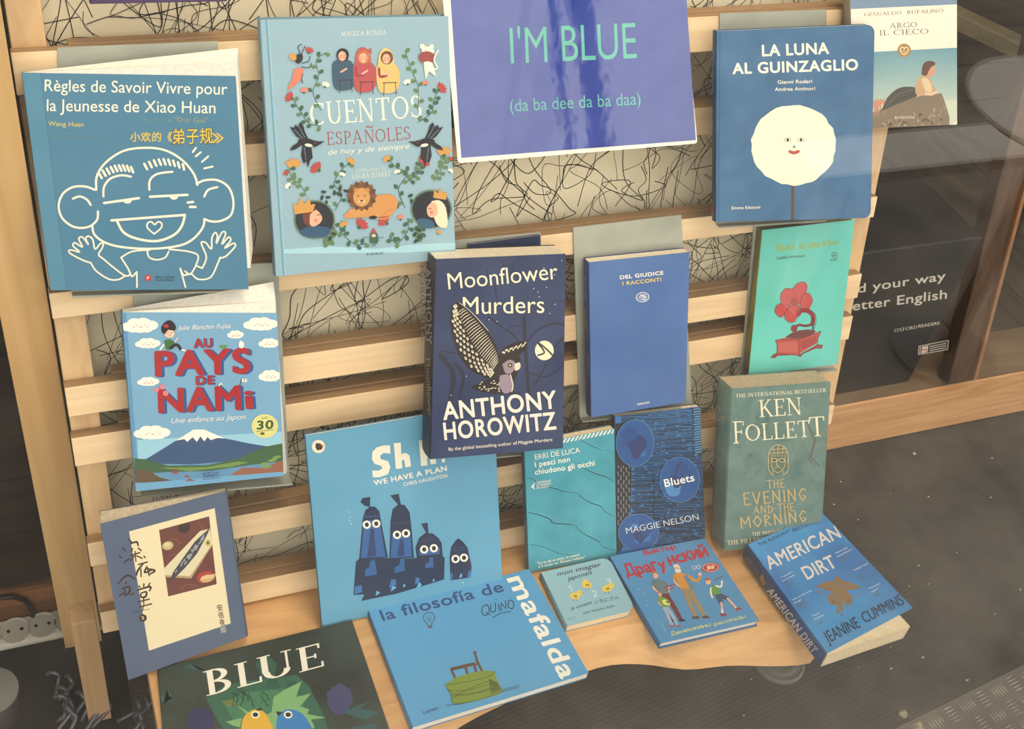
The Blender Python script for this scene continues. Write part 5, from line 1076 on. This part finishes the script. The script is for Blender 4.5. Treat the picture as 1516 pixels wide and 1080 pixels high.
# 18 russian hardback
Q = [(902.3, 824), (1043.6, 797), (1124.8, 919.4), (978.3, 953)]
n, e, a, q, bq = flat('sky blue hardback with red cyrillic title and two men with two boys', Q, .013, (82, 140, 186), (60, 108, 152), view=(780, 790, 4.211), hard=True, group=None, page=PGW)
P_clip(a)
RC = (176, 50, 58); UPV = (-.5, -1)
def cyr(c, items, cap, bold, upv):
    for ch, x0, y0, x1, y1 in items:
        if ch in 'нН':
            capk = cap*.7
            dx, dy = x1-x0, y1-y0; ul = math.hypot(*upv); ux, uy = upv[0]/ul*capk, upv[1]/ul*capk; w = cap*.2
            a.s(c, w, (x0+w/2, y0), (x0+ux+w/2, y0+uy), sm=0); a.s(c, w, (x1-w/2, y1), (x1+ux-w/2, y1+uy), sm=0); a.s(c, w*.8, (x0+ux*.5, y0+uy*.5), (x1+ux*.5, y1+uy*.5), sm=0)
        elif ch == 'ы':
            dx, dy = x1-x0, y1-y0; ul = math.hypot(*upv); ux, uy = upv[0]/ul*cap*.7, upv[1]/ul*cap*.7; w = cap*.17
            a.s(c, w, (x0+w/2, y0), (x0+ux+w/2, y0+uy), sm=0); a.s(c, w, (x1-w/2, y1), (x1+ux-w/2, y1+uy), sm=0)
            a.s(c, w*.8, [(x0+ux*.5, y0+uy*.5), (x0+dx*.45+ux*.4, y0+dy*.4+uy*.4), (x0+dx*.45+ux*.1, y0+dy*.4+uy*.1), (x0+w/2, y0)])
        elif ch in 'Воруасе': a.t(c, dict(zip('Воруасе', 'Bopyace'))[ch], x0, y0, x1, y1, cap, bold, 0, upv)
        else: a.t(c, ch, x0, y0, x1, y1, cap, bold, 0, upv)
def spread(txt, x0, y0, x1, y1, wd):
    tot = sum(wd.get(ch, 1) for ch in txt); x = 0; out = []
    for ch in txt:
        w = wd.get(ch, 1); f0 = (x+.07)/tot; f1 = (x+w-.07)/tot; x += w
        if ch != ' ': out.append((ch, x0+(x1-x0)*f0, y0+(y1-y0)*f0, x0+(x1-x0)*f1, y0+(y1-y0)*f1))
    return out
cyr(RC, spread('Виктор', 732, 138, 934, 94, {'В': 1.1}), 30, .05, UPV)
big = spread('Драгу', 622, 268, 880, 220, {'Д': 1.4, 'г': .8}) + spread('нский', 888, 198, 1140, 140, {'й': 1.05})
cyr(RC, big, 74, .04, UPV)
cyr((206, 208, 140), spread('Денискины', 900, 640, 1150, 578, {'Д': 1.3}), 24, .02, UPV); cyr((206, 208, 140), spread('рассказы', 1168, 578, 1366, 528, {}), 22, .02, UPV)
a.e(RC, 1145, 215, 56, 30, -8, 28); a.ring((226, 206, 180), 3, 1145, 215, 48, 24); a.p((222, 190, 140), (1122, 205), (1166, 200), (1170, 222), (1124, 228)); a.s(RC, 3, (1146, 202), (1148, 226), sm=0)
SK = (226, 178, 146)
def man(x, y, s, lean, hair, top, legs, shoe, arms=True):
    f = lambda u, v: (x+u*s+v*s*lean, y+v*s)
    a.p(legs, f(-22, 88), f(26, 84), f(40, 160), f(44, 220), f(24, 222), f(8, 130), f(4, 222), f(-18, 222), f(-20, 150)); a.p(top, f(-28, 28), f(-8, 20), f(12, 20), f(32, 30), f(30, 92), f(-24, 94))
    a.e(SK, *f(2, 2), 13*s, 16*s); a.p(hair, f(-13, 0), f(-10, -16), f(6, -20), f(17, -10), f(16, 0), f(8, -8), f(-6, -8)); a.s(SK, 8*s, [f(-28, 34), f(-36, 62), f(-22, 84)]); a.s(top, 10*s, [f(-26, 32), f(-36, 52)]); a.s(top, 10*s, [f(30, 34), f(42, 60)]); a.s(SK, 8*s, [f(42, 60), f(34, 84)])
    a.e((40, 34, 34), *f(-3, 2), 1.8*s, n=6); a.e((40, 34, 34), *f(7, 1), 1.8*s, n=6); a.s((150, 60, 56), 2*s, [f(-3, 9), f(2, 12), f(8, 8)])
    a.p(shoe, f(-24, 222), f(6, 220), f(8, 232), f(-24, 234)); a.p(shoe, f(22, 222), f(46, 218), f(60, 230), f(24, 232)); a.s((44, 40, 44), 1.6, [f(-28, 28), f(-24, 94)]); a.s((44, 40, 44), 1.6, [f(32, 30), f(30, 92)])
man(800, 262, 1.25, .42, (176, 112, 66), (100, 122, 128), (110, 44, 52), (60, 40, 40))
a.s((150, 70, 84), 9, (858, 340), (918, 322), sm=0); a.s((150, 70, 84), 6, (862, 358), (922, 340), sm=0)
man(935, 220, 1.35, .42, (222, 216, 204), (206, 138, 60), (150, 132, 100), (90, 62, 44))
a.p((96, 130, 150), (975, 268), (1010, 262), (1050, 345), (1020, 352)); a.e((222, 216, 204), 942, 236, 20, 12); a.s((206, 138, 60), 16, [(1010, 270), (1060, 300), (1080, 270)]); a.e(SK, 1078, 256, 11)
for x, y in ((1042, 216), (1070, 212)): a.ring((220, 226, 226), 3, x, y, 11)
man(828, 380, .88, .42, (176, 90, 60), (112, 150, 70), (150, 170, 190), (180, 70, 70))
a.e((232, 214, 130), 868, 432, 26, 16, 20); a.e((90, 140, 70), 878, 430, 14, 9, 20)
f0 = (1130, 300); a.e(SK, 1130, 304, 16, 18); a.p((176, 70, 56), (1112, 300), (1116, 284), (1136, 280), (1148, 292), (1130, 294)); a.p((92, 146, 72), [(1140, 336), (1176, 322), (1212, 366), (1196, 392), (1160, 388)]); a.s((232, 222, 200), 11, [(1146, 344), (1146, 372), (1156, 402)]); a.s((232, 222, 200), 11, [(1180, 330), (1210, 334), (1216, 300)]); a.p((60, 76, 104), [(1172, 386), (1210, 376), (1262, 400), (1250, 420), (1216, 410), (1226, 436), (1196, 440)])
a.s(SK, 12, [(1212, 434), (1216, 470), (1218, 500)]); a.s(SK, 12, [(1250, 408), (1280, 440), (1306, 470)]); a.s((238, 232, 220), 12, (1216, 480), (1220, 500), sm=0); a.p((150, 50, 54), (1206, 500), (1238, 500), (1248, 516), (1208, 518)); a.p((150, 50, 54), (1298, 472), (1316, 462), (1340, 470), (1310, 486)); a.s((120, 70, 50), 4, (1170, 296), (1222, 266), sm=0)
a.t((180, 206, 222), 'ЭКСМО', 834, 560, 862, 618, 7, 0, 0, (1, -.5))
for x, y in ((722, 368), (730, 380), (700, 350), (742, 420), (752, 450)): a.e((210, 220, 224), x, y, 2.5, n=6)
a.build('cover_print', e)

# 19 thick blue paperback with a brown ornament at the right end
Q = [(1107, 806.5), (1217.7, 760), (1351.4, 900.5), (1224.5, 968)]
nA = tilt(2.0, .6, U); p0 = on_z((1224.5, 968), ZB+.036)
AC = noisy('blue_wash', (70, 146, 204), (64, 118, 180), (1, 1, 1), 4, .4, .02, .4, .42, .62, nscale=9)
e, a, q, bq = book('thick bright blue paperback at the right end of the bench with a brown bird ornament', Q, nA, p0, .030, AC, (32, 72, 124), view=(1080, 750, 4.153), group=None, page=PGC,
     pq=[(1111, 807), (1210, 779), (1347.5, 928), (1225, 970)], prism=True, bq=[(1100.5, 822), (1205, 800), (1339.6, 960.7), (1219.7, 990.8)])
# back cover and pages follow the measured page block below the lifted front cover
P_clip(a)
UPV = (-.66, -1)
a.t((40, 52, 66), 'THE RUNAWAY', 184, 248, 380, 156, 20, .02, upv=UPV); a.t((40, 52, 66), 'BESTSELLER', 394, 158, 562, 92, 20, .02, upv=UPV)
PK = (226, 214, 208)
a.t(PK, 'AMERICAN', 248, 390, 688, 190, 82, .018, upv=(-.55, -1)); a.t(PK, 'DIRT', 480, 452, 664, 372, 84, .018, upv=(-.62, -1))
for x, y in ((356, 316), (442, 300), (520, 240), (590, 200), (520, 396), (604, 362)): a.s((150, 170, 196), 2.4, (x, y), (x+16, y+26), sm=0)
BRN = (140, 112, 78)
a.p(BRN, [(530, 492), (600, 462), (640, 462), (662, 420), (682, 452), (740, 470), (812, 496), (780, 512), (716, 518), (760, 560), (750, 600), (715, 618), (705, 590), (690, 600), (702, 640), (672, 650), (660, 610), (620, 605), (600, 570), (612, 540), (640, 528), (590, 516)])
for x, y, r_ in ((545, 525, 8), (570, 535, 6), (540, 545, 5), (665, 655, 8), (690, 668, 6), (798, 545, 7), (640, 590, 12), (735, 580, 14)): a.e(BRN if y < 560 else (120, 100, 76), x, y, r_, n=8)
a.s((70, 110, 160), 3, [(640, 470), (680, 490), (740, 492)]); a.s((70, 110, 160), 3, [(660, 530), (665, 580), (690, 600)]); a.s((70, 110, 160), 3, [(620, 560), (650, 575)], sm=0)
LQ = (214, 224, 230); GQ = (110, 116, 110)
for L1, L2, L3, x, y in (("'I couldn't", "put it down'", 'STEPHEN KING', 318, 444), ("'Like all the best", "things'", 'GOOD HOUSEKEEPING', 388, 582), ("'Heart-", "stopping'", 'OBSERVER', 512, 682), ("'Absolutely", "extraordinary'", 'MARIE CLAIRE', 652, 296), ("'Today's best'", "", 'THE TIMES', 762, 402), ("'Powerful,", "urgent'", 'DAILY MAIL', 860, 514)):
    a.t(LQ, L1, x, y, x+len(L1)*6.6, y-len(L1)*3.4, 10, .02, upv=UPV)
    if L2: a.t(LQ, L2, x+10, y+20, x+10+len(L2)*6.4, y+20-len(L2)*3.3, 10, .02, upv=UPV)
    for q_ in (0, 10): a.s(GQ, 4, (x+24+q_*.6, y+38+q_), (x+24+q_*.6+len(L3)*3.6, y+38+q_-len(L3)*1.9), sm=0)
a.t((30, 44, 72), 'JEANINE', 606, 846, 808, 745, 74, .0, upv=(-.6, -1)); a.t((30, 44, 72), 'CUMMINS', 836, 722, 1078, 602, 70, .0, upv=(-.6, -1))
a.build('cover_print', e)
s = spine_art(q, nA, (1080, 750, 4.153)); s.t((206, 204, 204), 'AMERICAN DIRT', 236, 520, 520, 905, 42, .03, upv=(.95, -.72)); s.t((110, 110, 116), 'JEANINE CUMMINS', 104, 320, 176, 420, 26, 0, upv=(.95, -.72)); s.p((140, 112, 84), [(190, 440), (214, 410), (232, 470), (218, 490)]); s.build('spine_print', e)

# purple book just entering the frame at the top
m = MB(); QP = [(120, -60), (325, -68), (336, 2), (134, 6)]
e, a, q, bq = book('dark purple book whose lower edge just shows at the top left', QP, N0, on_rk((230, -30), .010), .008, (66, 44, 84), group=None)

# ---------------------------------------------------------------- window pane
GL = bpy.data.materials.new('window_glass'); GL.use_nodes = True; t = GL.node_tree; t.nodes.clear()
out = t.nodes.new('ShaderNodeOutputMaterial'); mx = t.nodes.new('ShaderNodeMixShader'); tr = t.nodes.new('ShaderNodeBsdfTransparent'); gs = t.nodes.new('ShaderNodeBsdfGlossy'); fr = t.nodes.new('ShaderNodeFresnel'); mm = t.nodes.new('ShaderNodeMath')
ge = t.nodes.new('ShaderNodeNewGeometry'); iv = t.nodes.new('ShaderNodeMath'); iv.operation = 'MULTIPLY_ADD'; iv.inputs[1].default_value = 1/1.5-1.5; iv.inputs[2].default_value = 1.5; t.links.new(ge.outputs['Backfacing'], iv.inputs[0]); t.links.new(iv.outputs[0], fr.inputs['IOR']); mm.operation = 'MULTIPLY'; mm.inputs[1].default_value = 1.0; gs.inputs['Roughness'].default_value = 0.0
tr.inputs[0].default_value = (.97, .98, .97, 1)
t.links.new(fr.outputs[0], mm.inputs[0]); t.links.new(mm.outputs[0], mx.inputs[0]); t.links.new(tr.outputs[0], mx.inputs[1]); t.links.new(gs.outputs[0], mx.inputs[2]); t.links.new(mx.outputs[0], out.inputs[0])
G0 = P0-SN*.18
m = MB(); ga, gb = G0-SL*2.28, G0+SL*2.13
m.prism([v+Vector((0, 0, -.34)) for v in (ga, gb, gb+SN*.006, ga+SN*.006)], [v+Vector((0, 0, 2.99)) for v in (ga, gb, gb+SN*.006, ga+SN*.006)])
o = m.build('window_1', GL); o['kind'] = 'structure'

# things out on the pavement, seen only as faint reflections in the pane
tb = empty('cafe_table', 'round pale cafe table outside, seen only as a faint reflection at the right edge', 'table'); WT = mat((200, 196, 188), .5)
m = MB(); m.lathe(Vector((2.29, -.45, .33)), [(.20, 0), (.21, .01), (.21, .018), (.195, .022)], 40); m.build('table_top', WT, tb)
m = MB(); m.lathe(Vector((2.29, -.45, -.349)), [(.13, 0), (.13, .012), (.025, .03), (.02, .679)], 20); m.build('pedestal', mat((60, 58, 56), .5), tb)
bn = empty('pale_bench', 'long pale street bench outside, mirrored as a grey band beside the round moon book', 'bench')
m = MB(); A_0, B_0 = Vector((1.97, -.80, .08)), Vector((3.3, -.42, .08)); obar(m, A_0, B_0, .07, .015); m.build('seat', WT, bn)
for f_ in (.08, .92):
    c_ = A_0.lerp(B_0, f_); m = MB(); m.box(c_.x-.02, c_.x+.02, c_.y-.04, c_.y+.04, -.349, .065); m.build('leg', WT, bn)
for k_, (x_, r_) in enumerate(((1.80, .036), (1.69, .012))):  # poles added out of view to mirror dark streaks into the glossy sign
    m = MB(); m.lathe(Vector((x_, -1.5, -.349)), [(r_*1.8, 0), (r_*1.8, .08), (r_, .1), (r_, 3.4)], 16)
    tag(m.build('streak_pole', mat((40, 42, 46), .5)), ('thick dark pole added outside, mirrored as a dark streak in the glossy sign', 'thin dark pole added outside, mirrored left of the thick one in the sign')[k_], 'pole')

# empties sit at the base of their things
for o in list(COL.objects):
    if o.type == 'EMPTY' and o.children:
        vs = [v.co for c in o.children if c.type == 'MESH' for v in c.data.vertices]
        if not vs: continue
        lo = Vector([min(v[i] for v in vs) for i in range(3)]); hi = Vector([max(v[i] for v in vs) for i in range(3)])
        c = Vector(((lo.x+hi.x)/2, (lo.y+hi.y)/2, lo.z)); o.location = c
        for ch in o.children: ch.matrix_parent_inverse = Matrix.Translation(-c)
